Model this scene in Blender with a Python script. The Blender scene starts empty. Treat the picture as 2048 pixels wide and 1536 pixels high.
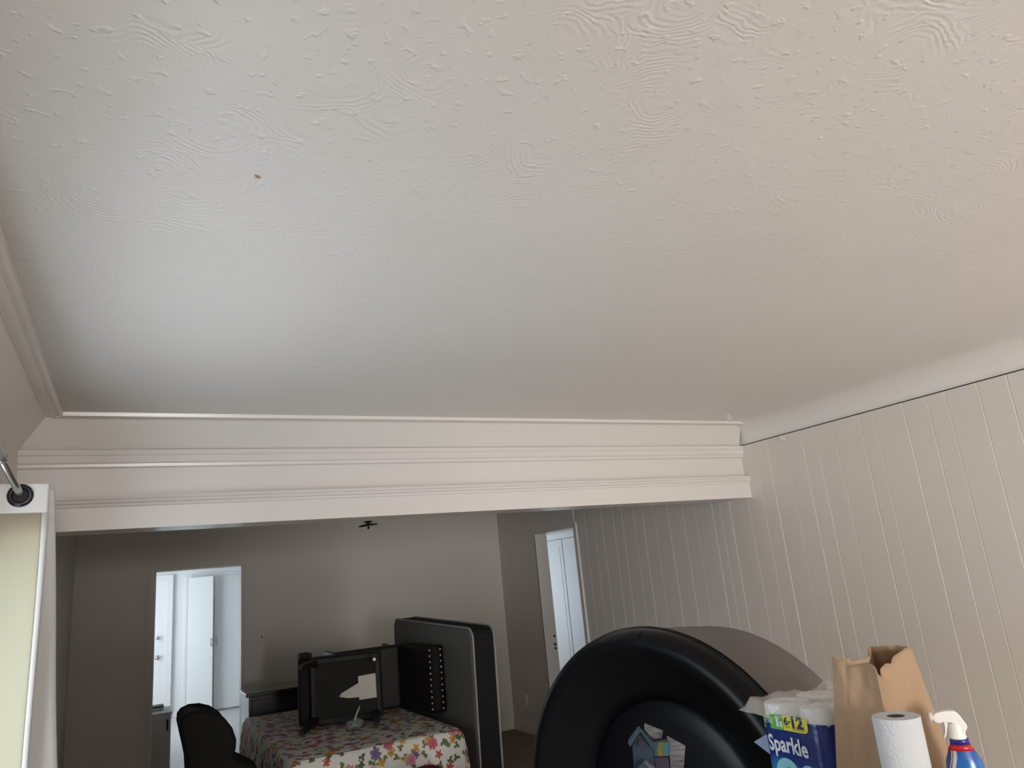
import bpy, bmesh, math, random
from mathutils import Vector, Matrix
random.seed(7)
S = bpy.context.scene
C = S.collection
PI = math.pi

# ---------------------------------------------------------------- camera, world, lights, exposure
CAM_F, YAW, PITCH, ROLL, EYE = 1456.43, 0.48986, 0.25540, -0.09583, 1.70
cy_, sy_, cp_, sp_ = math.cos(YAW), math.sin(YAW), math.cos(PITCH), math.sin(PITCH)
fwd = Vector((sy_*cp_, cy_*cp_, sp_)); rgt = Vector((cy_, -sy_, 0)); upv = rgt.cross(fwd)
cr_, sr_ = math.cos(ROLL), math.sin(ROLL)
r2 = cr_*rgt + sr_*upv; u2 = -sr_*rgt + cr_*upv
cam_d = bpy.data.cameras.new('camera'); cam = bpy.data.objects.new('camera', cam_d); C.objects.link(cam)
M = Matrix.Identity(4)
for i in range(3):
    M[i][0], M[i][1], M[i][2] = r2[i], u2[i], -fwd[i]
M[2][3] = EYE
cam.matrix_world = M
cam_d.sensor_fit = 'HORIZONTAL'; cam_d.sensor_width = 36.0; cam_d.lens = 36.0*CAM_F/2048; cam_d.clip_start = 0.02
S.camera = cam

W = bpy.data.worlds.new('sky'); S.world = W; W.use_nodes = True
W.node_tree.nodes['Background'].inputs[0].default_value = (0.62, 0.78, 1.0, 1)
W.node_tree.nodes['Background'].inputs[1].default_value = 1.0

def area(name, loc, direction, sx, sy, power, col, spread=180):
    l = bpy.data.lights.new(name, 'AREA'); l.shape = 'RECTANGLE'; l.size = sx; l.size_y = sy
    l.energy = power; l.color = col; l.spread = math.radians(spread)
    o = bpy.data.objects.new(name, l); C.objects.link(o); o.location = loc
    o.rotation_euler = Vector(direction).to_track_quat('-Z', 'Y').to_euler()
    return o
# daylight standing in the window openings; the bedroom lamp is an added fill
area('window_daylight_rear', (0.33, -5.15, 1.22), (0, 1, 0), 1.36, 1.8, 300, (1.0, 0.98, 0.975))
area('window_daylight_living', (-0.55, 2.25, 1.30), (1, 0, 0), 1.1, 2.28, 42, (0.86, 0.94, 1.0))
area('window_daylight_kitchen', (-0.84, 12.3, 1.45), (1, 0, 0), 1.3, 2.0, 60, (0.80, 0.91, 1.0))
area('bedroom_fill', (4.16, 9.9, 1.45), (1, 0, 0), 1.3, 1.4, 15, (0.78, 0.89, 1.0))  # added lamp to brighten the closet doors; the wall behind has no opening
sun = bpy.data.lights.new('sun', 'SUN'); sun.energy = 25; sun.angle = 0.009; sun.color = (1.0, 0.95, 0.88)
so = bpy.data.objects.new('sun', sun); C.objects.link(so); so.rotation_euler = Vector((-0.02, 1.0, -0.245)).to_track_quat('-Z', 'Y').to_euler()

S.view_settings.view_transform = 'Standard'; S.view_settings.look = 'None'
S.view_settings.exposure = -0.15; S.view_settings.gamma = 1.0; S.view_settings.use_curve_mapping = False
S.cycles.use_denoising = True
S.cycles.max_bounces = 10; S.cycles.diffuse_bounces = 6; S.cycles.transparent_max_bounces = 12
S.cycles.sample_clamp_indirect = 6.0

# ---------------------------------------------------------------- materials
def srgb(r, g, b):
    f = lambda c: (c/255/12.92) if c/255 <= 0.04045 else ((c/255+0.055)/1.055)**2.4
    return (f(r), f(g), f(b), 1)
def mat(name, col, rough=0.5, metal=0.0, bump=None, coat=0, spec=0.5, **kw):
    """col linear rgba; bump=(scale, strength, distance) noise relief"""
    m = bpy.data.materials.new(name); m.use_nodes = True
    n = m.node_tree.nodes; k = m.node_tree.links; b = n['Principled BSDF']
    b.inputs['Base Color'].default_value = col; b.inputs['Roughness'].default_value = rough
    b.inputs['Metallic'].default_value = metal; b.inputs['Coat Weight'].default_value = coat
    b.inputs['Specular IOR Level'].default_value = spec
    for a, v in kw.items(): b.inputs[a.replace('_', ' ')].default_value = v
    if bump:
        tc = n.new('ShaderNodeTexCoord'); t = n.new('ShaderNodeTexNoise'); t.inputs['Scale'].default_value = bump[0]
        t.inputs['Detail'].default_value = 4
        bp = n.new('ShaderNodeBump'); bp.inputs['Strength'].default_value = bump[1]; bp.inputs['Distance'].default_value = bump[2]
        k.new(tc.outputs['Object'], t.inputs['Vector']); k.new(t.outputs['Fac'], bp.inputs['Height']); k.new(bp.outputs['Normal'], b.inputs['Normal'])
    return m
def N(m): return m.node_tree.nodes, m.node_tree.links, m.node_tree.nodes['Principled BSDF']
def mathn(n, k, op, a, b=None, c=None):
    x = n.new('ShaderNodeMath'); x.operation = op
    for i, v in enumerate((a, b, c)):
        if v is None: continue
        if isinstance(v, (int, float)): x.inputs[i].default_value = v
        else: k.new(v, x.inputs[i])
    return x.outputs[0]

WALLC = (0.68, 0.64, 0.59, 1)
CEILC = (0.765, 0.752, 0.73, 1)
M_wall = mat('wall_paint', WALLC, 0.45, bump=(60, 0.10, 0.004))
M_plank = mat('plank_paint', WALLC, 0.40, bump=(25, 0.08, 0.004))
M_trim = mat('trim_paint', (0.685, 0.655, 0.625, 1), 0.25, bump=(18, 0.05, 0.003))
M_cove = mat('cove_paint', (0.70, 0.68, 0.65, 1), 0.4, bump=(30, 0.08, 0.004))
M_white = mat('white_paint', (0.80, 0.80, 0.79, 1), 0.35)
M_dark_gap = mat('gap', (0.03, 0.027, 0.024, 1), 0.9)

def ceiling_mat():
    m = mat('brushed_plaster', CEILC, 0.48); n, k, b = N(m)
    tc = n.new('ShaderNodeTexCoord')
    # brush swirls: rings around scattered cell centres, shown only in patches
    wob = n.new('ShaderNodeTexNoise'); wob.inputs['Scale'].default_value = 7; wob.inputs['Detail'].default_value = 3
    k.new(tc.outputs['Object'], wob.inputs['Vector'])
    mx = n.new('ShaderNodeVectorMath'); mx.operation = 'MULTIPLY_ADD'; mx.inputs[1].default_value = (0.12, 0.12, 0.0)
    k.new(wob.outputs['Color'], mx.inputs[0]); k.new(tc.outputs['Object'], mx.inputs[2])
    vo = n.new('ShaderNodeTexVoronoi'); vo.inputs['Scale'].default_value = 5.5; k.new(mx.outputs[0], vo.inputs['Vector'])
    rings = mathn(n, k, 'SINE', mathn(n, k, 'MULTIPLY', vo.outputs['Distance'], 95.0))
    pt = n.new('ShaderNodeTexNoise'); pt.inputs['Scale'].default_value = 4.2; pt.inputs['Detail'].default_value = 3
    k.new(tc.outputs['Object'], pt.inputs['Vector'])
    mr = n.new('ShaderNodeMapRange'); mr.inputs[1].default_value = 0.46; mr.inputs[2].default_value = 0.62; k.new(pt.outputs['Fac'], mr.inputs[0])
    ringh = mathn(n, k, 'MULTIPLY', mathn(n, k, 'MULTIPLY', rings, mr.outputs[0]), 0.17)
    # ridges and dabs of plaster
    rd = n.new('ShaderNodeTexNoise'); rd.noise_type = 'RIDGED_MULTIFRACTAL'; rd.inputs['Scale'].default_value = 4.5; rd.inputs['Detail'].default_value = 3
    k.new(mx.outputs[0], rd.inputs['Vector'])
    m2 = n.new('ShaderNodeMapRange'); m2.inputs[1].default_value = 1.05; m2.inputs[2].default_value = 1.9; k.new(rd.outputs['Fac'], m2.inputs[0])
    dab = n.new('ShaderNodeTexNoise'); dab.inputs['Scale'].default_value = 38; dab.inputs['Detail'].default_value = 2; k.new(tc.outputs['Object'], dab.inputs['Vector'])
    m3 = n.new('ShaderNodeMapRange'); m3.inputs[1].default_value = 0.60; m3.inputs[2].default_value = 0.72; k.new(dab.outputs['Fac'], m3.inputs[0])
    big = n.new('ShaderNodeTexNoise'); big.inputs['Scale'].default_value = 1.6; k.new(tc.outputs['Object'], big.inputs['Vector'])
    h = mathn(n, k, 'ADD', ringh, mathn(n, k, 'MULTIPLY', m2.outputs[0], 0.45))
    h = mathn(n, k, 'ADD', h, mathn(n, k, 'MULTIPLY', m3.outputs[0], 0.8))
    h = mathn(n, k, 'ADD', h, mathn(n, k, 'MULTIPLY', big.outputs['Fac'], 5.0))
    bp = n.new('ShaderNodeBump'); bp.inputs['Strength'].default_value = 0.34; bp.inputs['Distance'].default_value = 0.004
    k.new(h, bp.inputs['Height']); k.new(bp.outputs['Normal'], b.inputs['Normal'])
    return m
M_ceil = ceiling_mat()

def carpet_mat():
    m = mat('tan_carpet', (0.22, 0.155, 0.105, 1), 0.9, bump=(350, 0.5, 0.004)); n, k, b = N(m)
    t = n.new('ShaderNodeTexNoise'); t.inputs['Scale'].default_value = 25; t.inputs['Detail'].default_value = 6
    r = n.new('ShaderNodeValToRGB'); r.color_ramp.elements[0].color = (0.17, 0.135, 0.10, 1); r.color_ramp.elements[1].color = (0.28, 0.225, 0.165, 1)
    k.new(t.outputs['Fac'], r.inputs[0]); k.new(r.outputs[0], b.inputs['Base Color'])
    return m
M_carpet = carpet_mat()
M_tile = mat('pale_floor', (0.50, 0.49, 0.48, 1), 0.35, bump=(8, 0.05, 0.003))
M_leather = mat('black_leather', (0.0020, 0.0020, 0.0030, 1), 0.36, spec=0.22, bump=(220, 0.10, 0.001))
M_vinyl = mat('charcoal_vinyl', (0.115, 0.100, 0.093, 1), 0.55, bump=(260, 0.10, 0.001))
M_uphol = mat('dark_upholstery', (0.016, 0.013, 0.013, 1), 0.6, bump=(200, 0.2, 0.001))
M_uphol2 = mat('black_upholstery', (0.010, 0.0075, 0.0075, 1), 0.7, spec=0.25, bump=(200, 0.15, 0.001))
M_dust = mat('dust_cover', (0.014, 0.014, 0.013, 1), 0.9, bump=(600, 0.2, 0.0005))
M_leg = mat('black_wood', (0.009, 0.008, 0.0075, 1), 0.5, spec=0.3)
M_nail = mat('nickel_nail', (0.72, 0.68, 0.62, 1), 0.3, 0.3)
M_steel = mat('satin_steel', (0.55, 0.55, 0.55, 1), 0.3, 1.0)
M_grommet = mat('black_grommet', (0.008, 0.009, 0.014, 1), 0.25)
M_glossblack = mat('gloss_black', (0.008, 0.008, 0.010, 1), 0.26, coat=0.6, Coat_Roughness=0.25)
M_greyfab = mat('grey_fabric', (0.14, 0.138, 0.134, 1), 0.85, bump=(500, 0.3, 0.0008))
M_blackfab = mat('black_fabric', (0.0055, 0.0055, 0.0075, 1), 0.85, bump=(500, 0.3, 0.0008))
M_piping = mat('pale_piping', (0.36, 0.36, 0.37, 1), 0.6)
M_paper = mat('paper', (0.62, 0.59, 0.52, 1), 0.8, bump=(60, 0.2, 0.002))
M_roll = mat('towel_paper', (0.70, 0.70, 0.71, 1), 0.9)
M_core = mat('cardboard_core', (0.10, 0.075, 0.05, 1), 0.9)
M_plasticw = mat('white_plastic', (0.80, 0.78, 0.74, 1), 0.35)
M_greybox = mat('grey_paint', (0.50, 0.49, 0.47, 1), 0.5)
M_red = mat('dark_red', (0.085, 0.006, 0.012, 1), 0.5)
M_wood = mat('plain_wood', (0.25, 0.16, 0.09, 1), 0.5)

# ---------------------------------------------------------------- mesh helpers
def obj(name, bm, m, parent=None, smooth=False, bevel=None, kind=None):
    me = bpy.data.meshes.new(name); bm.normal_update(); bm.to_mesh(me); bm.free()
    if m is not None:
        for x in (m if isinstance(m, (list, tuple)) else [m]): me.materials.append(x)
    if smooth:
        for p in me.polygons: p.use_smooth = True
    o = bpy.data.objects.new(name, me); C.objects.link(o)
    if parent: o.parent = parent
    if bevel:
        b = o.modifiers.new('bevel', 'BEVEL'); b.width = bevel[0]; b.segments = bevel[1]; b.limit_method = 'ANGLE'; b.angle_limit = math.radians(40)
        for p in me.polygons: p.use_smooth = True
        b.harden_normals = True
    if kind: o['kind'] = kind
    return o
def thing(name, label, cat, loc=(0, 0, 0), group=None, rot=None):
    o = bpy.data.objects.new(name, None); C.objects.link(o); o.location = loc; o.empty_display_size = 0.1
    if rot: o.rotation_euler = rot
    o['label'] = label; o['category'] = cat
    if group: o['group'] = group
    return o
def tag(o, label, cat, group=None):
    o['label'] = label; o['category'] = cat
    if group: o['group'] = group
    return o
def box(bm, x0, x1, y0, y1, z0, z1):
    v = [bm.verts.new(p) for p in ((x0,y0,z0),(x1,y0,z0),(x1,y1,z0),(x0,y1,z0),(x0,y0,z1),(x1,y0,z1),(x1,y1,z1),(x0,y1,z1))]
    for f in ((3,2,1,0),(4,5,6,7),(0,1,5,4),(1,2,6,5),(2,3,7,6),(3,0,4,7)): bm.faces.new([v[i] for i in f])
    return v
def nb(*boxes):
    bm = bmesh.new()
    for b in boxes: box(bm, *b)
    return bm
def prism(bm, pts, axis, a, b):
    """polygon pts (2D) extruded along axis 'x','y' or 'z' from a to b"""
    def P(p, t): return {'x': (t, p[0], p[1]), 'y': (p[0], t, p[1]), 'z': (p[0], p[1], t)}[axis]
    A = [bm.verts.new(P(p, a)) for p in pts]; B = [bm.verts.new(P(p, b)) for p in pts]
    n = len(pts)
    bm.faces.new(A); bm.faces.new(B[::-1])
    for i in range(n): bm.faces.new((A[i], B[i], B[(i+1) % n], A[(i+1) % n]))
    bmesh.ops.recalc_face_normals(bm, faces=bm.faces[:])
    return bm
def lathe(bm, prof, seg=48, M=None, closed=False, a0=0, a1=2*PI):
    """prof: list of (r, t); revolved about local z; M maps into place"""
    full = abs(a1-a0-2*PI) < 1e-6
    rows = []
    for r, t in prof:
        row = []
        for i in range(seg if full else seg+1):
            a = a0+(a1-a0)*i/seg
            p = Vector((r*math.cos(a), r*math.sin(a), t))
            row.append(bm.verts.new(M @ p if M else p))
        rows.append(row)
    nr = len(rows)
    for j in range(nr if closed else nr-1):
        A, B = rows[j], rows[(j+1) % nr]; n = len(A)
        for i in range(n if full else n-1):
            bm.faces.new((A[i], A[(i+1) % n], B[(i+1) % n], B[i]))
    if not closed and full:
        if prof[0][0] > 1e-5: bm.faces.new(rows[0][::-1])
        if prof[-1][0] > 1e-5: bm.faces.new(rows[-1])
    bmesh.ops.remove_doubles(bm, verts=bm.verts[:], dist=1e-6)
    bmesh.ops.recalc_face_normals(bm, faces=bm.faces[:])
    return bm
def tube(bm, pts, r, seg=10, closed=False):
    pts = [Vector(p) for p in pts]; n = len(pts); rows = []
    up = None
    for i, p in enumerate(pts):
        if closed: d = pts[(i+1) % n]-pts[i-1]
        else: d = pts[min(i+1, n-1)]-pts[max(i-1, 0)]
        d.normalize()
        if up is None:
            up = Vector((0, 0, 1)) if abs(d.z) < 0.9 else Vector((1, 0, 0))
        s = d.cross(up).normalized(); up = s.cross(d).normalized()
        rr = r[i] if isinstance(r, (list, tuple)) else r
        rows.append([bm.verts.new(p+rr*(math.cos(2*PI*j/seg)*s+math.sin(2*PI*j/seg)*up)) for j in range(seg)])
    for i in range(n if closed else n-1):
        A, B = rows[i], rows[(i+1) % n]
        for j in range(seg): bm.faces.new((A[j], A[(j+1) % seg], B[(j+1) % seg], B[j]))
    if not closed: bm.faces.new(rows[0][::-1]); bm.faces.new(rows[-1])
    bmesh.ops.recalc_face_normals(bm, faces=bm.faces[:])
    return bm
def copy_tree(o, parent=None):
    c = o.copy(); C.objects.link(c)
    if parent: c.parent = parent
    for ch in [x for x in o.children]: copy_tree(ch, c)
    return c
def text_mesh(name, body, size, m, parent, origin, xdir, ydir, width=None, shear=0, extrude=0.0006, bold=0.0, curve=None):
    """flat lettering laid on a face: xdir runs along the line, ydir up"""
    cu = bpy.data.curves.new(name, 'FONT'); cu.body = body; cu.size = size; cu.shear = shear; cu.extrude = 0; cu.offset = bold
    cu.resolution_u = 3
    t = bpy.data.objects.new(name, cu); C.objects.link(t)
    dg = bpy.context.evaluated_depsgraph_get(); me = bpy.data.meshes.new_from_object(t.evaluated_get(dg))
    bpy.data.objects.remove(t)
    xs = [v.co.x for v in me.vertices]; x0, x1 = min(xs), max(xs)
    s = (width/(x1-x0)) if width else 1
    X, Y = Vector(xdir), Vector(ydir); O = Vector(origin)
    for v in me.vertices:
        u = (v.co.x-x0)*s; w = v.co.y
        if curve: w += curve(u)
        v.co = O+X*u+Y*w
    me.materials.append(m); o = bpy.data.objects.new(name, me); C.objects.link(o)
    if parent: o.parent = parent
    return o

# ---------------------------------------------------------------- the setting
XR, XL, YB, YW, ZC, ZT = 3.968, -0.485, 3.96, 8.173, 2.464, 2.605
YR = -5.2
def struct(name, bm, m, parent=None, **kw):
    o = obj(name, bm, m, parent, **kw)
    if not parent: o['kind'] = 'structure'
    return o
bm = nb((XL-0.2, 4.3, YR-0.2, 4.1, -0.1, 0.0)); floor = struct('floor', bm, mat('pale_oak_floor', (0.33, 0.28, 0.22, 1), 0.4, bump=(12, 0.1, 0.002)))
bm = nb((XL-0.2, 4.3, 4.1, 8.29, -0.1, 0.0)); struct('floor_dining', bm, M_carpet)
bm = nb((-1.1, 3.9, 8.29, 14.0, -0.1, 0.0)); struct('floor_kitchen', bm, M_tile)
bm = nb((4.3, 6.2, 5.0, 11.4, -0.1, 0.0)); struct('floor_bedroom', bm, M_carpet)

# living-room ceiling: flat field with a soft cove running down to the right-hand wall
bm = bmesh.new()
prof = [(XL-0.05, ZT), (0.6, ZT), (1.8, ZT), (3.0, ZT), (3.70, ZT)]
for i in range(9):
    a = i/8*PI/2
    prof.append((3.80+0.16*math.sin(a)**1.15, ZC+0.0005+0.1405*math.cos(a)))
ys = [YR, 0, 1, 2, 3, 3.86, 4.2]
rows = [[bm.verts.new((x, y, z)) for (x, z) in prof] for y in ys]
for i in range(len(ys)-1):
    for j in range(len(prof)-1): bm.faces.new((rows[i][j], rows[i][j+1], rows[i+1][j+1], rows[i+1][j]))
o = struct('ceiling', bm, M_ceil, smooth=True)
sm = o.modifiers.new('thickness', 'SOLIDIFY'); sm.thickness = 0.06; sm.offset = 1
# roof slab above keeps daylight out
struct('ceiling_slab', nb((XL-0.3, 4.3, YR-0.2, 4.3, 2.72, 2.80)), M_ceil)
struct('ceiling_dining', nb((XL-0.1, 4.1, 4.12, 8.17, 2.47, 2.55)), mat('low_bounce_ceiling', (0.42, 0.40, 0.37, 1), 0.6))  # hidden ceiling; colour darkened to dim the dining room's bounce light
struct('ceiling_kitchen', nb((-1.1, 3.95, 8.29, 14.0, 2.45, 2.55)), M_white)
struct('ceiling_bedroom', nb((4.1, 6.2, 5.0, 11.4, 2.45, 2.55)), M_white)

# sloping coves at the front and at the left
INS = 0.115
bm = bmesh.new(); prism(bm, [(YB, ZC), (YB-INS, ZT), (YB-INS, ZT+0.05), (YB+0.06, ZT+0.05), (YB+0.06, ZC)], 'x', XL, XR-0.083)
c = struct('trim_1', bm, M_cove)
# cut its ends to the mitre
for v in c.data.vertices:
    if v.co.z > ZC+0.02 and v.co.x < 0: v.co.x = XL+INS if v.co.y < YB else v.co.x
    if v.co.x > 3: v.co.x = (XR-0.012) if v.co.z < ZC+0.02 else (XR-0.083)
bm = bmesh.new(); prism(bm, [(XL, ZC), (XL+INS, ZT), (XL+INS, ZT+0.05), (XL-0.06, ZT+0.05), (XL-0.06, ZC)], 'y', YR, YB+0.001)
c = struct('trim_2', bm, M_cove)
for v in c.data.vertices:
    if v.co.y > 3 and v.co.x > XL+0.05: v.co.y = YB-INS

# flat stepped moulding on the ceiling, front and left
def steps_y(y, z):   # cross-section towards -y
    return [(y, z+0.01), (y, z-0.010), (y-0.018, z-0.010), (y-0.020, z-0.016), (y-0.044, z-0.018), (y-0.046, z-0.013), (y-0.056, z-0.013), (y-0.058, z-0.019), (y-0.070, z-0.017), (y-0.074, z+0.01)]
bm = bmesh.new(); pf = steps_y(YB-INS+0.006, ZT); prism(bm, pf, 'x', XL+INS-0.006, XR-0.083); tf = struct('trim_3', bm, M_trim)
for v in tf.data.vertices:
    if v.co.x < 1: v.co.x = XL+INS-0.006+(YB-INS+0.006-v.co.y)
bm = bmesh.new(); pl = [(XL+INS-0.006+(YB-INS+0.006-a), z) for a, z in pf]; prism(bm, pl, 'y', YR, YB-INS+0.006); tl = struct('trim_4', bm, M_trim)
for v in tl.data.vertices:
    if v.co.y > 1: v.co.y = YB-INS+0.006-(v.co.x-(XL+INS-0.006))

# header beam over the wide opening
beam = struct('beam', nb((XL-0.02, XR+0.016, 3.972, 4.207, 2.085, 2.70)), M_trim)
bm = bmesh.new()   # crown strip under the front cove
prism(bm, [(3.98, 2.459), (3.938, 2.459), (3.936, 2.436), (3.943, 2.431), (3.941, 2.398), (3.950, 2.393), (3.952, 2.379), (3.961, 2.375), (3.98, 2.374)], 'x', XL, XR+0.01)
obj('crown_strip', bm, M_trim, beam)
bm = bmesh.new()   # lower fascia with a bead at its top
prism(bm, [(3.98, 2.236), (3.921, 2.235), (3.918, 2.221), (3.925, 2.216), (3.923, 2.205), (3.932, 2.199), (3.934, 2.189), (3.939, 2.184), (3.939, 2.080), (3.98, 2.080)], 'x', XL, XR+0.01)
obj('fascia_board', bm, M_trim, beam)

# left wall with its window opening, rear wall with its window
WY0, WY1, WZ0, WZ1 = 1.10, 3.40, 0.72, 1.90
struct('wall_left', nb((XL-0.16, XL, YR, WY0, 0, 2.70), (XL-0.16, XL, WY1, YW, 0, 2.70), (XL-0.16, XL, WY0, WY1, 0, WZ0), (XL-0.16, XL, WY0, WY1, WZ1, 2.70)), M_wall)
struct('wall_light_blocker', nb((XL, 0.80, -0.74, -0.62, 0, 1.83)), M_wall)   # added partition behind the camera, unseen, shadows the dining back wall
w = struct('window_1', nb((XL-0.02, XL+0.015, WY0-0.06, WY0, WZ0-0.06, WZ1+0.06), (XL-0.02, XL+0.015, WY1, WY1+0.06, WZ0-0.06, WZ1+0.06), (XL-0.02, XL+0.015, WY0, WY1, WZ1, WZ1+0.06), (XL-0.02, XL+0.03, WY0, WY1, WZ0-0.06, WZ0)), M_white)
struct('wall_rear', nb((XL-0.2, -0.36, YR-0.14, YR, 0, 2.7), (1.02, 2.75, YR-0.14, YR, 0, 2.7), (3.75, 4.2, YR-0.14, YR, 0, 2.7), (-0.36, 1.02, YR-0.14, YR, 0, 0.3), (-0.36, 1.02, YR-0.14, YR, 2.13, 2.7), (2.75, 3.75, YR-0.14, YR, 2.08, 2.7)), M_wall)
struct('window_5', nb((2.69, 2.75, YR, YR+0.02, 0, 2.14), (3.75, 3.81, YR, YR+0.02, 0, 2.14), (2.75, 3.75, YR, YR+0.02, 2.08, 2.14)), M_white)
struct('window_2', nb((-0.42, -0.36, YR, YR+0.02, 0.24, 2.19), (1.02, 1.08, YR, YR+0.02, 0.24, 2.19), (-0.36, 1.02, YR, YR+0.02, 2.13, 2.19), (-0.36, 1.02, YR, YR+0.03, 0.24, 0.3)), M_white)

# back wall with the kitchen doorway
D0, D1, DZ = 0.201, 1.010, 2.063
struct('wall_back', nb((XL-0.2, D0, YW, YW+0.12, 0, 2.7), (D1, 4.3, YW, YW+0.12, 0, 2.7), (D0, D1, YW, YW+0.12, DZ, 2.7)), M_wall)
dr = struct('door_1', nb((D0-0.055, D0-0.012, YW-0.012, YW, 0, DZ+0.055), (D1+0.012, D1+0.055, YW-0.012, YW, 0, DZ+0.055), (D0-0.012, D1+0.012, YW-0.012, YW, DZ+0.012, DZ+0.055)), M_wall)
obj('jamb', nb((D0, D0+0.012, YW, YW+0.12, 0, DZ), (D1-0.012, D1, YW, YW+0.12, 0, DZ), (D0, D1, YW, YW+0.12, DZ-0.012, DZ)), M_white, dr)

# right wall: backing, grooved planks, bedroom doorway
B0, B1, BZ = 6.405, 7.255, 2.108
wr = struct('wall_right', nb((3.984, 4.118, YR, B0, 0, 2.7), (3.984, 4.118, B1, YW, 0, 2.7), (3.984, 4.118, B0, B1, BZ, 2.7), (3.968, 3.984, B1, YW, 0, 2.46), (3.968, 3.984, B0, B1, BZ, 2.46)), M_wall)
ends = [-5.15,-4.9,-4.62,-4.45,-4.1,-3.85,-3.6,-3.2,-2.9,-2.58,-2.43,-2.24,-2.13,-1.95,-1.83,-1.68,-1.50,-1.36,-1.21,-1.02,-0.90,-0.76,-0.57,-0.45,-0.31,-0.13,-0.01,0.16,0.28,0.43,0.62,0.73,0.92,1.06,1.21,1.40,1.53,1.66,1.84,1.95, 2.05, 2.205, 2.381, 2.495, 2.642, 2.841, 2.940, 3.136, 3.283, 3.402, 3.544, 3.709, 3.831, 3.976, 4.173, 4.274, 4.363, 4.562, 4.712, 4.90, 5.09, 5.25, 5.38, 5.56, 5.70, 5.89, 6.03, 6.19, 6.352]
wide = {2.940, 4.274, 3.976, 2.05}
for a, b in zip(ends[:-1], ends[1:]):
    bm = bmesh.new(); g = 0.0008; v = 0.0048
    ga = g*(2.0 if a in wide else 1); gb = g*(2.0 if b in wide else 1)
    d = random.uniform(-0.0006, 0.0006)
    prism(bm, [(3.988, a+ga*.3), (3.973+d, a+ga*.6), (3.968+d, a+ga+v), (3.968+d, b-gb*.5), (3.973+d, b-gb*.3), (3.988, b-gb*.2)], 'z', 0.0, ZC-0.005)
    obj('plank', bm, M_plank, wr)
obj('ceiling_gap', nb((3.976, 3.984, YR, 4.1, ZC-0.009, ZC+0.02)), M_dark_gap, wr)
dr = struct('door_2', nb((3.950, 3.970, 6.352, B0, 0, BZ+0.045), (3.958, 3.969, B0, B1, BZ, BZ+0.025)), M_trim)
obj('jamb', nb((3.968, 4.118, B1-0.001, B1+0.012, 0, BZ), (3.968, 4.118, B0-0.012, B0+0.001, 0, BZ), (3.968, 4.118, B0, B1, BZ-0.001, BZ+0.012)), M_trim, dr)
for z, h in ((1.010, 0.022), (0.925, 0.026), (0.885, 0.022)):
    obj('strike_plate', nb((4.075, 4.100, B1-0.004, B1+0.002, z, z+h)), M_dark_gap, dr)
bm = nb((3.956, 3.969, B1+0.01, YW, 0, 0.085)); struct('baseboard_right', bm, M_trim)
struct('baseboard_back', nb((D1+0.06, XR, YW-0.013, YW, 0, 0.085), (XL, D0-0.06, YW-0.013, YW, 0, 0.085)), M_wall)

# kitchen beyond the doorway
struct('wall_kitchen_far', nb((-1.1, 3.9, 13.86, 13.98, 0, 2.6)), M_white)
struct('wall_kitchen_left', nb((-1.0, -0.88, 8.29, 11.3, 0, 2.6), (-1.0, -0.88, 13.3, 13.9, 0, 2.6), (-1.0, -0.88, 11.3, 13.3, 0, 0.8), (-1.0, -0.88, 11.3, 13.3, 2.1, 2.6)), M_white)
struct('wall_kitchen_right', nb((3.84, 3.95, 8.29, 13.9, 0, 2.6)), M_white)
struct('window_3', nb((-0.90, -0.86, 11.24, 11.3, 0.74, 2.16), (-0.90, -0.86, 13.3, 13.36, 0.74, 2.16), (-0.90, -0.86, 11.3, 13.3, 2.1, 2.16), (-0.90, -0.85, 11.3, 13.3, 0.74, 0.8)), M_white)
d3 = struct('door_3', nb((-0.33, 0.545, 13.815, 13.86, 0.01, 2.16)), M_white, bevel=(0.006, 2))
obj('door_casing', nb((0.545, 0.615, 13.80, 13.86, 0, 2.23), (-0.40, -0.33, 13.80, 13.86, 0, 2.23), (-0.33, 0.545, 13.80, 13.86, 2.16, 2.23)), M_white, d3)
for z, r in ((0.945, 0.034), (1.245, 0.027)):
    bm = bmesh.new(); lathe(bm, [(r, 0), (r, 0.012), (r*0.5, 0.02), (r*0.5, 0.04), (r*0.9, 0.05), (r*0.9, 0.07), (0, 0.078)], 16, Matrix.Translation((0.40, 13.815, z)) @ Matrix.Rotation(PI/2, 4, 'X'))
    obj('door_knob', bm, M_steel, d3, smooth=True)
d4 = struct('door_4', nb((0, 0.395, -0.034, 0, 0.02, 2.155)), M_white, bevel=(0.004, 2)); d4.location = (0.850, 13.80, 0); d4.rotation_euler = (0, 0, math.radians(-13))
d5 = struct('door_5', nb((1.262, 1.72, 13.82, 13.855, 0.02, 2.155)), M_white, bevel=(0.004, 2))
obj('door_pull', tube(bmesh.new(), [(0.37, -0.034, 1.03), (0.37, -0.065, 1.05), (0.37, -0.07, 1.09), (0.37, -0.065, 1.13), (0.37, -0.034, 1.15)], 0.009), M_steel, d4, smooth=True)
obj('door_pull', tube(bmesh.new(), [(1.30, 13.82, 1.03), (1.30, 13.79, 1.05), (1.30, 13.785, 1.09), (1.30, 13.79, 1.13), (1.30, 13.82, 1.15)], 0.009), M_steel, d5, smooth=True)
struct('trim_5', nb((0.80, 0.842, 13.835, 13.86, 0, 2.19), (0.842, 1.76, 13.835, 13.86, 2.158, 2.20)), M_white)
struct('baseboard_kitchen', nb((0.615, 0.80, 13.845, 13.86, 0, 0.09)), M_white)

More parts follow.
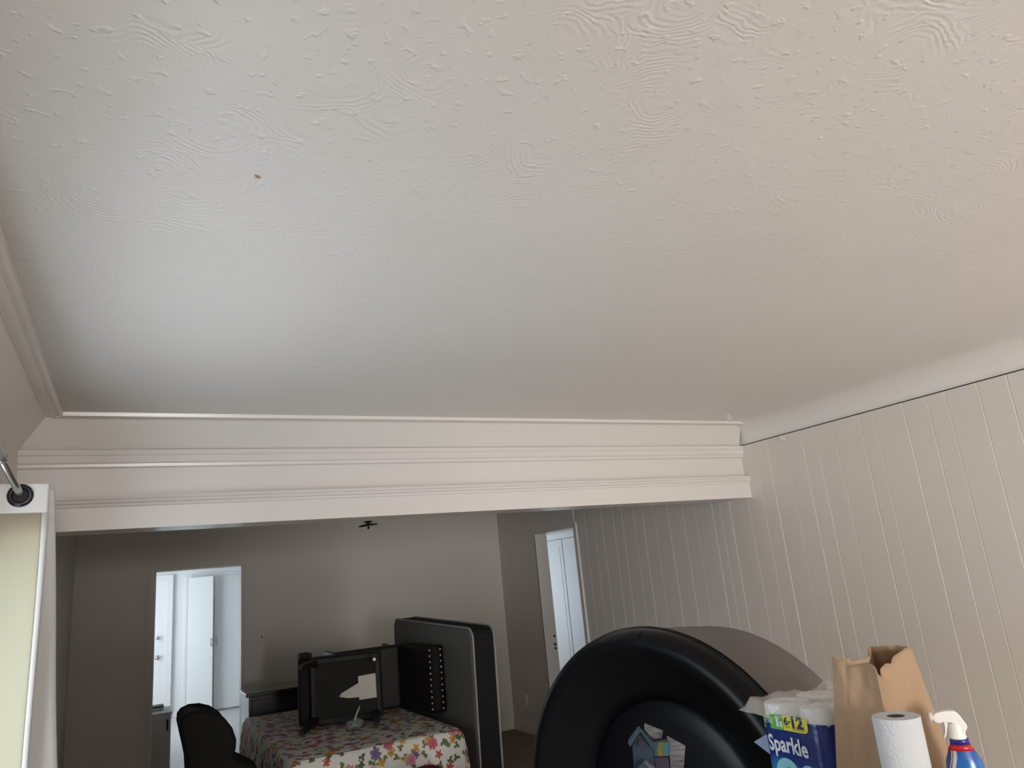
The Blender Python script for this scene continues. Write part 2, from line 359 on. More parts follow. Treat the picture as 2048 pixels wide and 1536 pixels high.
# bedroom beyond the right-hand doorway
struct('wall_bedroom_far', nb((5.50, 5.62, 5.0, 11.3, 0, 2.6)), M_white)
struct('wall_bedroom_end', nb((3.984, 6.0, 11.2, 11.3, 0, 2.6), (3.984, 6.0, 5.0, 5.1, 0, 0.8), (3.984, 4.2, 5.0, 5.1, 0, 2.6), (4.2, 6.0, 5.0, 5.1, 0.8, 2.6)), M_white)
struct('wall_bedroom_near', nb((3.99, 4.11, YW+0.12, 11.3, 0, 2.6)), M_white)
struct('bedroom_fill_frame', nb((4.11, 4.13, 9.14, 9.2, 0.74, 2.16), (4.11, 4.13, 10.6, 10.66, 0.74, 2.16), (4.11, 4.13, 9.2, 10.6, 2.1, 2.16), (4.11, 4.14, 9.2, 10.6, 0.74, 0.8)), M_white)  # added frame on a solid wall, round the bedroom fill lamp
for i, (a, b) in enumerate(((7.78, 8.48), (8.49, 9.188), (9.212, 9.91), (9.92, 10.6))):
    d = struct('door_%d' % (6+i), nb((5.465, 5.50, a, b, 0.02, 2.13)), M_white, bevel=(0.004, 2))
    bm = bmesh.new(); box(bm, 5.459, 5.466, a+0.07, b-0.07, 0.18, 2.03)
    obj('panel', bm, M_white, d, bevel=(0.004, 2))
struct('trim_6', nb((5.47, 5.50, 7.6, 10.8, 2.14, 2.22)), M_white)

# ---------------------------------------------------------------- small things on ceiling and walls
def hook(name, label, M4):
    t = thing(name, label, 'hook'); t.matrix_world = M4
    bm = bmesh.new(); lathe(bm, [(0.012, 0), (0.012, 0.003), (0.004, 0.006), (0, 0.006)], 12); obj('base', bm, M_plasticw, t, smooth=True)
    pts = [(0, 0, 0.004), (0, 0, 0.018)]+[(0.010-0.010*math.cos(a), 0, 0.020+0.010*math.sin(a)) for a in [i*PI*1.4/8 for i in range(1, 9)]]
    obj('curl', tube(bmesh.new(), pts, 0.0028, 8), M_plasticw, t, smooth=True)
    return t
hook('ceiling_hook', 'small white hook screwed into the ceiling by the beam', Matrix.Translation((3.537, 3.60, ZT)) @ Matrix.Rotation(PI, 4, 'X') @ Matrix.Rotation(0.6, 4, 'Z'))
hook('wall_hook', 'tiny white hook on the plank wall just under the ceiling crack', Matrix.Translation((3.968, 3.554, 2.432)) @ Matrix.Rotation(-PI/2, 4, 'Y'))
t = thing('light_switch', 'wall switch plate beside the bright doorway on dim wall', 'switch', (1.196, YW, 1.323))
obj('plate', nb((-0.036, 0.036, -0.007, 0, -0.058, 0.058)), M_trim, t, bevel=(0.003, 2)); obj('toggle', nb((-0.005, 0.005, -0.018, -0.005, -0.004, 0.016)), M_leg, t)
t = thing('wall_outlet', 'outlet plate low on the right wall near the far corner', 'outlet', (XR, 7.829, 0.339))
obj('plate', nb((-0.006, 0, -0.036, 0.036, -0.058, 0.058)), M_plasticw, t, bevel=(0.003, 2))
for z in (-0.026, 0.020): obj('socket', nb((-0.008, -0.004, -0.016, 0.016, z-0.012, z+0.014)), M_wall, t)
t = thing('ceiling_fixture', 'bare dark fixture stub with crossbar hanging past the beam', 'light fixture', (1.80, 6.25, 2.47))
bm = bmesh.new(); lathe(bm, [(0.055, 0), (0.055, -0.01), (0.02, -0.03), (0.007, -0.032), (0.007, -0.215), (0.0, -0.215)], 20); obj('rod', bm, M_steel, t, smooth=True)
bm = bmesh.new(); lathe(bm, [(0.008, -0.206), (0.036, -0.208), (0.038, -0.216), (0.016, -0.222), (0.012, -0.232), (0.0, -0.233)], 20); obj('collar', bm, M_leg, t, smooth=True)
bm = tube(bmesh.new(), [(-0.075, 0.03, -0.246), (-0.05, 0.02, -0.244), (0, 0, -0.236), (0.05, -0.02, -0.238), (0.075, -0.03, -0.238)], [0.005, 0.009, 0.010, 0.007, 0.004], 8); obj('crossbar', bm, M_leg, t, smooth=True)
bm = bmesh.new(); lathe(bm, [(0.006, -0.235), (0.006, -0.255), (0.010, -0.26), (0.009, -0.272), (0, -0.275)], 14); obj('finial', bm, M_leg, t, smooth=True)

bm = tube(bmesh.new(), [(0.211, 1.506, ZT-0.001), (0.217, 1.509, ZT-0.003), (0.225, 1.512, ZT-0.001)], [0.0012, 0.0022, 0.001], 6); obj('plaster_chip', bm, M_wood, bpy.data.objects['ceiling'])

# ---------------------------------------------------------------- curtain and rod
def curtain_mat():
    m = mat('cream_curtain', (0.84, 0.82, 0.70, 1), 0.85, bump=(420, 0.25, 0.0006)); n, k, b = N(m)
    tr = n.new('ShaderNodeBsdfTranslucent'); tr.inputs[0].default_value = (0.95, 0.91, 0.74, 1)
    mx = n.new('ShaderNodeMixShader'); mx.inputs[0].default_value = 0.6
    k.new(b.outputs[0], mx.inputs[1]); k.new(tr.outputs[0], mx.inputs[2]); k.new(mx.outputs[0], n['Material Output'].inputs[0])
    return m
M_curt = curtain_mat()
M_curtw = mat('white_curtain_hem', (0.80, 0.81, 0.81, 1), 0.8, bump=(420, 0.25, 0.0006))
RX, RY, RZ = -0.364, 3.10, 2.138
t = thing('curtain', 'white grommet curtain gathered at the far end of the rod', 'curtain', (RX, RY, 0))
def ctop(x): return 2.176
# plan of the folds (relative to the rod), swept from the header to just above the floor
def fold(s, f):
    """s 0..1 along the cloth, f 0 top .. 1 bottom -> (dx, dy)"""
    pts = [(-0.105, -0.02), (-0.06, -0.005), (0.0, 0.0), (0.055, 0.004), (0.079, 0.012), (0.082, 0.03), (0.05, 0.055), (-0.03, 0.075), (-0.075, 0.095), (-0.06, 0.115), (0.02, 0.13), (0.088, 0.145), (0.10, 0.165), (0.06, 0.19), (-0.04, 0.21), (-0.08, 0.23), (-0.05, 0.25), (0.03, 0.27), (0.07, 0.29)]
    q = s*(len(pts)-1); i = min(int(q), len(pts)-2); g = q-i
    x = pts[i][0]*(1-g)+pts[i+1][0]*g; y = pts[i][1]*(1-g)+pts[i+1][1]*g
    if s > 0.45: x += (-0.015+0.153*f)*min(1, (s-0.45)*8)
    return x, y*(1+0.15*f)
def cloth_strip(s0, s1, z0, z1, ns, nz, off=0.0):
    bm = bmesh.new(); R = []
    for j in range(nz+1):
        z = z1+(z0-z1)*j/nz; f = (2.176-z)/2.15; row = []
        for i in range(ns+1):
            x, y = fold(s0+(s1-s0)*i/ns, f); row.append(bm.verts.new((x+0.004*math.sin(9*f+8*x), y-off, z)))
        R.append(row)
    for j in range(nz):
        for i in range(ns): bm.faces.new((R[j][i], R[j][i+1], R[j+1][i+1], R[j+1][i]))
    return bm
SH = 0.19
for nm, a, b, z0, z1, m in (('header_band', 0.0, 1.0, 2.072, 2.176, M_curtw), ('cloth', 0.0, SH, 0.03, 2.072, M_curt), ('side_hem', SH, 0.30, 0.03, 2.072, M_curtw), ('back_folds', 0.30, 1.0, 0.03, 2.072, M_curtw)):
    o = obj(nm, cloth_strip(a, b, z0, z1, max(6, int(72*(b-a))), 22), m, t, smooth=True)
    sd = o.modifiers.new('cloth', 'SOLIDIFY'); sd.thickness = 0.0016
Mg = Matrix.Translation((0.0, -0.001, RZ-0.004)) @ Matrix.Rotation(PI/2, 4, 'X')
bm = bmesh.new(); lathe(bm, [(0.024, -0.004), (0.024, 0.006), (0.030, 0.009), (0.036, 0.007), (0.041, 0.003), (0.041, -0.004)], 36, Mg, closed=True); obj('grommet', bm, M_grommet, t, smooth=True)
bm = bmesh.new(); lathe(bm, [(0.0, 0.0042), (0.026, 0.0042), (0.026, 0.001), (0.0, 0.001)], 30, Mg); obj('grommet_hole', bm, M_dark_gap, t)
t = thing('curtain_rod', 'satin metal curtain rod along the left wall', 'curtain rod', (RX, 2.0, 2.23))
sl = (2.138-2.186)/0.5
rp = lambda y, r0=0: (0, y-2.0, 2.138+(y-3.10)*sl-2.23)
obj('rod', tube(bmesh.new(), [rp(1.0), rp(2.63)], 0.0150, 16), M_steel, t, smooth=True)
obj('inner_rod', tube(bmesh.new(), [rp(2.60), rp(3.09), rp(3.094)], 0.0120, 16), M_steel, t, smooth=True)
obj('collar', tube(bmesh.new(), [rp(2.617), rp(2.634)], 0.0175, 16), M_steel, t, smooth=True)

# ---------------------------------------------------------------- dining table, cloth
TX0, TX1, TY0, TY1, TZ = 0.885, 1.955, 4.855, 6.93, 0.757
t = thing('dining_table', 'dark dining table hidden beneath the floral tablecloth', 'table', (0, 0, 0))
obj('tabletop', nb((TX0, TX1, TY0, TY1, TZ-0.035, TZ-0.003)), M_leg, t)
for x in (TX0+0.06, TX1-0.12):
    for y in (TY0+0.08, TY1-0.14): obj('leg', nb((x, x+0.06, y, y+0.06, 0, TZ-0.035)), M_leg, t)
def floral_mat():
    m = mat('floral_cloth', (0.7, 0.68, 0.63, 1), 0.75); n, k, b = N(m)
    uv = n.new('ShaderNodeUVMap'); uv.uv_map = 'print'
    base = n.new('ShaderNodeRGB'); base.outputs[0].default_value = (0.66, 0.645, 0.60, 1)
    cur = base.outputs[0]
    wob = n.new('ShaderNodeTexNoise'); wob.inputs['Scale'].default_value = 55; wob.inputs['Detail'].default_value = 3; k.new(uv.outputs[0], wob.inputs['Vector'])
    def layer(cur, scale, off, cols, size, petals, presence, squash=1.0):
        ad = n.new('ShaderNodeVectorMath'); ad.operation = 'ADD'; ad.inputs[1].default_value = off; k.new(uv.outputs[0], ad.inputs[0])
        mw = n.new('ShaderNodeVectorMath'); mw.operation = 'MULTIPLY_ADD'; mw.inputs[1].default_value = (0.026, 0.026, 0); k.new(wob.outputs['Color'], mw.inputs[0]); k.new(ad.outputs[0], mw.inputs[2])
        vo = n.new('ShaderNodeTexVoronoi'); vo.voronoi_dimensions = '2D'; vo.inputs['Scale'].default_value = scale; vo.inputs['Randomness'].default_value = 0.75; k.new(mw.outputs[0], vo.inputs['Vector'])
        sc = n.new('ShaderNodeVectorMath'); sc.operation = 'SCALE'; sc.inputs['Scale'].default_value = 1.0; k.new(mw.outputs[0], sc.inputs[0])
        df = n.new('ShaderNodeVectorMath'); df.operation = 'SUBTRACT'; k.new(mw.outputs[0], df.inputs[0]); k.new(vo.outputs['Position'], df.inputs[1])
        sx = n.new('ShaderNodeSeparateXYZ'); k.new(df.outputs[0], sx.inputs[0])
        wn = n.new('ShaderNodeTexWhiteNoise'); wn.noise_dimensions = '2D'; k.new(vo.outputs['Position'], wn.inputs['Vector'])
        ang = mathn(n, k, 'ARCTAN2', sx.outputs[1], sx.outputs[0])
        ph = mathn(n, k, 'MULTIPLY', wn.outputs['Value'], 40.0)
        co = mathn(n, k, 'ABSOLUTE', mathn(n, k, 'COSINE', mathn(n, k, 'ADD', mathn(n, k, 'MULTIPLY', ang, petals/2), ph)))
        rad = mathn(n, k, 'MULTIPLY', mathn(n, k, 'MULTIPLY_ADD', co, 0.6*squash, 1-0.6*squash), size)
        dist = mathn(n, k, 'SQRT', mathn(n, k, 'ADD', mathn(n, k, 'MULTIPLY', sx.outputs[0], sx.outputs[0]), mathn(n, k, 'MULTIPLY', sx.outputs[1], sx.outputs[1])))
        inside = mathn(n, k, 'LESS_THAN', dist, rad)
        r2 = mathn(n, k, 'FRACT', mathn(n, k, 'MULTIPLY', wn.outputs['Value'], 17.3))
        here = mathn(n, k, 'MULTIPLY', inside, mathn(n, k, 'LESS_THAN', r2, presence))
        rp_ = n.new('ShaderNodeValToRGB'); rp_.color_ramp.interpolation = 'CONSTANT'
        e = rp_.color_ramp.elements
        e[0].position = 0; e[0].color = cols[0]; e[1].position = 1/len(cols); e[1].color = cols[1]
        for i, c_ in enumerate(cols[2:]): q = e.new((i+2)/len(cols)); q.color = c_
        k.new(wn.outputs['Value'], rp_.inputs[0])
        # darker heart of the bloom
        hm = n.new('ShaderNodeMix'); hm.data_type = 'RGBA'; hm.blend_type = 'MULTIPLY'
        hf = n.new('ShaderNodeMapRange'); hf.inputs[1].default_value = 0; hf.inputs[2].default_value = size; hf.inputs[3].default_value = 0.75; hf.inputs[4].default_value = 0.0
        k.new(dist, hf.inputs[0]); k.new(hf.outputs[0], hm.inputs[0]); k.new(rp_.outputs[0], hm.inputs[6]); hm.inputs[7].default_value = (0.55, 0.42, 0.42, 1)
        mx = n.new('ShaderNodeMix'); mx.data_type = 'RGBA'
        k.new(here, mx.inputs[0]); k.new(cur, mx.inputs[6]); k.new(hm.outputs[2], mx.inputs[7])
        return mx.outputs[2]
    green = (0.10, 0.14, 0.05, 1); green2 = (0.16, 0.20, 0.07, 1)
    pink = (0.55, 0.13, 0.20, 1); pink2 = (0.60, 0.24, 0.30, 1); yel = (0.62, 0.34, 0.05, 1); yel2 = (0.62, 0.47, 0.10, 1); pur = (0.20, 0.14, 0.30, 1); red = (0.48, 0.09, 0.06, 1); blu = (0.14, 0.16, 0.30, 1)
    cur = layer(cur, 11, (0.3, 0.7, 0), [green, green2], 0.026, 2, 0.6, 1.4)
    cur = layer(cur, 13, (5.1, 2.2, 0), [green2, green], 0.024, 3, 0.45, 1.4)
    cur = layer(cur, 12, (1.3, 3.7, 0), [pur, yel, red, yel2, blu], 0.027, 5, 0.55, 1.0)
    cur = layer(cur, 8, (9.3, 4.7, 0), [pink, yel, pink2, pink, pur], 0.038, 7, 0.6, 0.55)
    k.new(cur, b.inputs['Base Color'])
    bp = n.new('ShaderNodeBump'); bp.inputs['Strength'].default_value = 0.4; bp.inputs['Distance'].default_value = 0.002
    rip = n.new('ShaderNodeTexNoise'); rip.inputs['Scale'].default_value = 22; rip.inputs['Detail'].default_value = 2
    sq = n.new('ShaderNodeVectorMath'); sq.operation = 'MULTIPLY'; sq.inputs[1].default_value = (0.35, 2.2, 1); k.new(uv.outputs[0], sq.inputs[0]); k.new(sq.outputs[0], rip.inputs['Vector'])
    k.new(rip.outputs['Fac'], bp.inputs['Height']); k.new(bp.outputs['Normal'], b.inputs['Normal'])
    return m
bm = bmesh.new(); uvl = bm.loops.layers.uv.new('print')
OV = 0.33; nx, ny = 64, 96; G = []
for j in range(ny+1):
    row = []
    for i in range(nx+1):
        X = TX0-OV+(TX1-TX0+2*OV)*i/nx; Y = TY0-OV+(TY1-TY0+2*OV)*j/ny
        cx = min(max(X, TX0), TX1); cyy = min(max(Y, TY0), TY1)
        dx, dy = X-cx, Y-cyy; d = math.hypot(dx, dy); cap = max(abs(dx), abs(dy))
        drop = 0 if d < 1e-9 else cap
        ox = oy = 0
        if d > 0:
            fl = 0.02+0.10*drop
            wv = 0.014*math.sin((X+Y)*23)+0.009*math.sin((X-Y)*41)
            mag = min(1, drop/0.06)*fl+drop*2.2*wv*(1 if drop > 0.03 else 0)
            ox, oy = dx/d*mag, dy/d*mag
        z = TZ-(drop*drop/0.04 if drop < 0.02 else drop-0.01)+0.0012*math.sin(Y*55+2*math.sin(X*7))
        row.append((bm.verts.new((cx+ox, cyy+oy, z)), (X, Y)))
    G.append(row)
for j in range(ny):
    for i in range(nx):
        q = [G[j][i], G[j][i+1], G[j+1][i+1], G[j+1][i]]
        f = bm.faces.new([a[0] for a in q])
        for lp, a in zip(f.loops, q): lp[uvl].uv = a[1]
tag(obj('tablecloth', bm, floral_mat(), smooth=True), 'white floral tablecloth draped over the dining table', 'tablecloth')

# ---------------------------------------------------------------- two upholstered chairs lying nested on the table
def rbox(x0, x1, y0, y1, z0, z1): return nb((x0, x1, y0, y1, z0, z1))
def make_chair(name, label, loc, rot3, group):
    t = thing(name, label, 'chair', loc, group); t.rotation_mode = 'QUATERNION'; t.rotation_quaternion = rot3.to_quaternion()
    # local: x across, y forward, z up; z=0 at the underside of the seat; origin at the seat's middle
    obj('seat', rbox(-0.235, 0.235, -0.255, 0.265, 0.0, 0.125), M_uphol, t, bevel=(0.03, 4))
    obj('seat_frame', nb((-0.225, -0.19, -0.245, 0.255, -0.022, 0.006), (0.19, 0.225, -0.245, 0.255, -0.022, 0.006), (-0.19, 0.19, 0.22, 0.255, -0.022, 0.006), (-0.19, 0.19, -0.245, -0.21, -0.022, 0.006)), M_leg, t, bevel=(0.004, 2))
    obj('dust_cover', nb((-0.192, 0.192, -0.212, 0.222, -0.010, 0.0)), M_dust, t)
    bm = bmesh.new()
    prism(bm, [(-0.345, 0.06), (-0.255, 0.06), (-0.252, 0.125), (-0.300, 0.60), (-0.330, 0.66), (-0.365, 0.675), (-0.405, 0.665), (-0.420, 0.63)], 'x', -0.235, 0.235)
    b = obj('backrest', bm, M_uphol2, t, bevel=(0.022, 4))
    # nail heads round the edge of the back
    bm = bmesh.new()
    def nails(pts):
        for p, nrm in pts:
            q = Vector(nrm).to_track_quat('Z', 'Y').to_matrix().to_4x4(); q.translation = p
            bmesh.ops.create_uvsphere(bm, u_segments=8, v_segments=5, radius=0.0078, matrix=q @ Matrix.Diagonal((1, 1, 0.55, 1)))
    nails([((x, -0.316, 0.640), (0, 0.9, 0.45)) for x in [-0.205+0.041*i for i in range(11)]])
    nails([((x, -0.392, 0.669), (0, -0.3, 0.95)) for x in [-0.205+0.041*i for i in range(11)]])
    obj('nail_trim', bm, M_nail, t, smooth=True, kind='stuff')
    for sx in (-1, 1):
        for sy in (-1, 1):
            bm = bmesh.new(); x, y = sx*0.195, sy*0.215
            a, c = 0.026, 0.016; kx, ky = sx*0.015, (sy*0.015 if sy > 0 else -0.06)
            A = [bm.verts.new((x+p*a, y+q*a, 0.0)) for p, q in ((-1, -1), (1, -1), (1, 1), (-1, 1))]
            B = [bm.verts.new((x+kx+p*c, y+ky+q*c, -0.365)) for p, q in ((-1, -1), (1, -1), (1, 1), (-1, 1))]
            bm.faces.new(A); bm.faces.new(B[::-1])
            for i in range(4): bm.faces.new((A[i], B[i], B[(i+1) % 4], A[(i+1) % 4]))
            bmesh.ops.recalc_face_normals(bm, faces=bm.faces[:])
            lg = obj('leg', bm, M_leg, t, bevel=(0.004, 2))
            bm = bmesh.new(); lathe(bm, [(0.010, 0), (0.010, 0.006), (0, 0.006)], 12, Matrix.Translation((x+kx, y+ky, -0.371)))
            obj('glide', bm, M_steel if sx*sy > 0 and sx > 0 else M_leg, lg)
    return t
def frame(X, Y, Z): return Matrix((X, Y, Z)).transposed()
yaw1 = math.radians(-18)
R = Matrix.Rotation(yaw1, 3, 'Z') @ frame(Vector((0, 0, 1)), Vector((1, 0, 0)), Vector((0, 1, 0)))
c1 = make_chair('parsons_chair', 'overturned dark chair showing its seat underside with a torn white label', (1.43, 5.74, TZ+0.252), R, None)
R = Matrix.Rotation(math.radians(0), 3, 'Z') @ frame(Vector((0, 0, 1)), Vector((-1, 0, 0)), Vector((0, -1, 0)))
c2 = make_chair('parsons_chair', 'overturned dark chair with nail-head back turned beside the grey mattress', (1.680, 6.10, TZ+0.252), R, None)
# torn paper under the first seat (local x is up, local y across)
bm = bmesh.new()
def sheet(pts, z): bm.faces.new([bm.verts.new((a, b, z)) for a, b in pts])
sheet([(0.075, 0.095), (0.083, 0.222), (-0.085, 0.224), (-0.088, 0.098)], -0.0245)
sheet([(0.030, 0.100), (-0.070, 0.100), (-0.068, 0.02), (-0.052, -0.045), (-0.030, -0.030)], -0.0215)
o = obj('torn_label', bm, M_paper, c1); o['label'] = 'torn white paper label'; sd = o.modifiers.new('paper', 'SOLIDIFY'); sd.thickness = 0.001
# bag of fittings tied under the seat
def clear_film(name, tint=(0.92, 0.93, 0.93, 1), mixf=0.45, rough=0.12):
    m = mat(name, tint, rough, spec=0.8); n, k, b = N(m)
    tr = n.new('ShaderNodeBsdfTransparent'); mx = n.new('ShaderNodeMixShader'); mx.inputs[0].default_value = mixf
    tc = n.new('ShaderNodeTexCoord'); t_ = n.new('ShaderNodeTexNoise'); t_.inputs['Scale'].default_value = 28; t_.inputs['Detail'].default_value = 5
    bp = n.new('ShaderNodeBump'); bp.inputs['Strength'].default_value = 0.7; bp.inputs['Distance'].default_value = 0.01
    k.new(tc.outputs['Object'], t_.inputs['Vector']); k.new(t_.outputs['Fac'], bp.inputs['Height']); k.new(bp.outputs['Normal'], b.inputs['Normal'])
    k.new(tr.outputs[0], mx.inputs[1]); k.new(b.outputs[0], mx.inputs[2]); k.new(mx.outputs[0], n['Material Output'].inputs[0])
    return m
M_film = clear_film('clear_film', (0.86, 0.83, 0.77, 1), 0.33)
t = thing('parts_bag', 'clear plastic bag of fittings tied by white strap under the overturned chair', 'plastic bag', (1.43, 5.50, TZ+0.002))
bm = bmesh.new(); bmesh.ops.create_icosphere(bm, subdivisions=3, radius=1)
for v in bm.verts:
    n_ = v.co.copy(); w_ = 1+0.14*math.sin(7*n_.x+3*n_.y)+0.12*math.sin(9*n_.z+5*n_.x)+0.06*math.sin(17*n_.y)
    v.co = Vector((n_.x*0.062*w_, n_.y*0.045*w_, 0.036+n_.z*0.034*w_))
obj('bag', bm, clear_film('bag_film', (0.36, 0.40, 0.40, 1), 0.42), t, smooth=True)
obj('strap', tube(bmesh.new(), [(0.0, 0, 0.06), (0.02, 0.04, 0.085), (0.045, 0.075, 0.11), (0.065, 0.10, 0.135)], [0.008, 0.005, 0.006, 0.003], 8), M_plasticw, t, smooth=True)
bm = bmesh.new()
for i in range(5): bmesh.ops.create_cone(bm, cap_ends=True, segments=8, radius1=0.006, radius2=0.004, depth=0.05, matrix=Matrix.Translation((-0.02+0.012*i, 0, 0.022)) @ Matrix.Rotation(1.2+0.3*i, 4, 'Y'))
obj('bolts', bm, M_steel, t, kind='stuff')

# ---------------------------------------------------------------- mattress on its long edge
t = thing('mattress', 'grey mattress with black sides standing on edge by the table', 'mattress', (2.205, 5.83, 0.030)); t.rotation_euler = (math.radians(2.1), 0, math.radians(1.5))
def rr(w, h, r, n=8):
    out = []
    for cx, cy, a0 in ((w-r, h-r, 0), (-w+r, h-r, PI/2), (-w+r, r, PI), (w-r, r, 1.5*PI)):
        for i in range(n+1):
            a = a0+i/n*PI/2; out.append((cx+r*math.cos(a), cy+r*math.sin(a)))
    return out
ML, MH, MT = 0.815, 1.362, 0.082
bm = bmesh.new(); prism(bm, rr(ML, MH, 0.075), 'x', -MT, MT); obj('side_band', bm, M_blackfab, t, bevel=(0.012, 3))
bm = bmesh.new(); prism(bm, rr(ML-0.012, MH-0.012, 0.068), 'x', -MT-0.016, -MT+0.01); o = obj('face_panel', bm, M_greyfab, t, bevel=(0.012, 3)); o.location = (0, 0, 0.006)
for sx in (-1, 1):
    bm = tube(bmesh.new(), [(sx*(MT+0.001), a, b) for a, b in rr(ML, MH, 0.075)], 0.0075, 8, closed=True); obj('piping', bm, M_piping, t, smooth=True)

# ---------------------------------------------------------------- black sideboard behind the table
t = thing('sideboard', 'glossy black sideboard against the far wall behind the table', 'cabinet', (0.935, 7.15, 0))
obj('body', nb((0.004, 1.25, 0.01, 0.535, 0.05, 0.885)), M_glossblack, t, bevel=(0.005, 2))
obj('top', nb((-0.022, 1.27, -0.015, 0.55, 0.885, 0.915)), M_glossblack, t, bevel=(0.006, 2))
for i in range(2):
    d = obj('door', nb((0.03+i*0.61, 0.62+i*0.61, -0.008, 0.012, 0.08, 0.86)), M_glossblack, t, bevel=(0.004, 2))
    obj('knob', nb((0.57+i*0.08, 0.59+i*0.08, -0.03, -0.006, 0.50, 0.52)), M_steel, d, bevel=(0.004, 2))
obj('plinth', nb((0.03, 1.22, 0.04, 0.52, 0, 0.05)), M_leg, t)

# grey low cabinet just inside the kitchen doorway
t = thing('low_cabinet', 'plain grey low cabinet at the left inside the bright doorway', 'cabinet', (0.0, 8.42, 0))
obj('body', nb((-0.60, 0.385, 0.006, 0.50, 0, 0.70)), M_greybox, t, bevel=(0.004, 2)); obj('top', nb((-0.61, 0.396, 0.0, 0.51, 0.70, 0.722)), M_greybox, t, bevel=(0.004, 2))
d = obj('door', nb((-0.29, 0.375, -0.012, 0.006, 0.05, 0.69)), M_greybox, t, bevel=(0.004, 2)); obj('handle', nb((0.345, 0.362, -0.026, -0.012, 0.56, 0.66)), M_leg, d, bevel=(0.004, 2))
t = thing('flat_box', 'dark flat box lying on the low grey cabinet', 'box', (0.20, 8.72, 0.723)); obj('body', nb((-0.12, 0.125, -0.08, 0.10, 0, 0.036)), M_greybox, t, bevel=(0.003, 2)); obj('lid', nb((-0.123, 0.128, -0.083, 0.103, 0.028, 0.042)), M_leg, t, bevel=(0.003, 2))

# ---------------------------------------------------------------- tub-backed chair at the left of the table
t = thing('tub_chair', 'black tub-back dining chair with rounded wings left of the table', 'chair', (0.45, 5.2, 0))
wing = [(0.340, 0.72), (0.316, 0.85), (0.288, 0.97), (0.277, 1.02), (0.279, 1.062), (0.300, 1.088), (0.345, 1.103), (0.405, 1.100), (0.465, 1.078), (0.522, 1.035), (0.565, 0.975), (0.588, 0.905), (0.584, 0.850), (0.566, 0.818), (0.600, 0.790), (0.66, 0.755), (0.74, 0.70), (0.78, 0.60), (0.74, 0.50), (0.40, 0.50)]
for y in (-0.20, 0.15):
    bm = bmesh.new(); prism(bm, [(a-0.45, b) for a, b in wing], 'y', y, y+0.07); obj('wing', bm, M_uphol2, t, bevel=(0.024, 4))
bm = bmesh.new(); prism(bm, [(a-0.45, b) for a, b in ((0.345, 0.48), (0.318, 0.85), (0.279, 1.03), (0.292, 1.078), (0.34, 1.098), (0.40, 1.08), (0.41, 1.02), (0.45, 0.48))], 'y', -0.15, 0.17); obj('backrest', bm, M_uphol2, t, bevel=(0.02, 4))
obj('seat', nb((-0.02, 0.32, -0.15, 0.17, 0.36, 0.49)), M_uphol2, t, bevel=(0.03, 4))
for x in (-0.06, 0.26):
    for y in (-0.17, 0.15):
        bm = bmesh.new(); lathe(bm, [(0.014, 0), (0.022, 0.30), (0.022, 0.51)], 12, Matrix.Translation((x+0.02, y+0.01, 0))); obj('leg', bm, M_leg, t, smooth=True)

# dark red bin whose lid peeks up before the cloth
t = thing('swing_bin', 'dark red rounded lid rising in front of the floral cloth', 'bin', (1.575, 4.475, 0))
bm = bmesh.new(); lathe(bm, [(0.11, 0.0), (0.135, 0.03), (0.15, 0.54), (0.15, 0.55), (0, 0.55)], 32); obj('body', bm, M_red, t, smooth=True)
bm = bmesh.new(); lathe(bm, [(0.155, 0.54), (0.155, 0.565)]+[(0.150*math.cos(a), 0.565+0.103*math.sin(a)) for a in [i*PI/2/10 for i in range(11)]], 32); obj('lid', bm, M_red, t, smooth=True)

# ---------------------------------------------------------------- round lounge chair tipped on its edge
az = 0.214
t = thing('round_lounge_chair', 'huge round black leather lounge chair tipped up on its edge', 'chair', (1.777, 2.548, 0.723)); t.rotation_euler = (0, 0, az)
RM = Matrix.Rotation(PI/2, 4, 'Y')     # local z -> +x, the chair's axis
roll = [(0.612, 0.022), (0.632, 0.006), (0.652, -0.004), (0.672, -0.006), (0.690, 0.0), (0.705, 0.012), (0.716, 0.030), (0.722, 0.052), (0.723, 0.070)]
bm = bmesh.new(); lathe(bm, [(0.44, 0.135), (0.48, 0.112), (0.52, 0.085), (0.56, 0.058), (0.59, 0.038)]+roll+[(0.722, 0.085), (0.66, 0.16), (0.44, 0.16)], 128, RM, closed=True); obj('padded_rim', bm, M_leather, t, smooth=True)
bm = bmesh.new(); lathe(bm, [(0.0, 0.118), (0.20, 0.119), (0.36, 0.122), (0.42, 0.128), (0.445, 0.14), (0.45, 0.16), (0.0, 0.16)], 96, RM); obj('seat_cushion', bm, M_leather, t, smooth=True)
bm = bmesh.new(); lathe(bm, [(0.716, 0.075), (0.719, 0.078), (0.719, 0.105), (0.712, 0.12), (0.690, 0.40), (0.676, 0.535), (0.668, 0.553), (0.64, 0.56), (0.0, 0.56), (0.0, 0.165), (0.69, 0.165), (0.70, 0.10)], 128, RM, closed=True); o = obj('outer_shell', bm, M_vinyl, t, smooth=True); o['label'] = 'charcoal outer side'
for r, z in ((0.722, 0.074), (0.7215, 0.094)):
    bm = tube(bmesh.new(), [RM @ Vector((r*math.cos(a), r*math.sin(a), z)) for a in [2*PI*i/128 for i in range(128)]], 0.0045, 6, closed=True); obj('piping', bm, M_leather, t, smooth=True)
bm = bmesh.new()  # seam across the rim
for a in (PI+0.06,):
    for da in (0, 0.006): tube(bm, [RM @ Vector((r_*math.cos(a+da), r_*math.sin(a+da), z_-0.001)) for r_, z_ in roll[2:-2]], 0.0022, 6)
obj('rim_seam', bm, M_leather, t, smooth=True)
rs = lambda ax, an: RM @ Vector(((0.716-0.048*(ax-0.1)/0.46+0.003)*math.cos(an), (0.716-0.048*(ax-0.1)/0.46+0.003)*math.sin(an), ax))
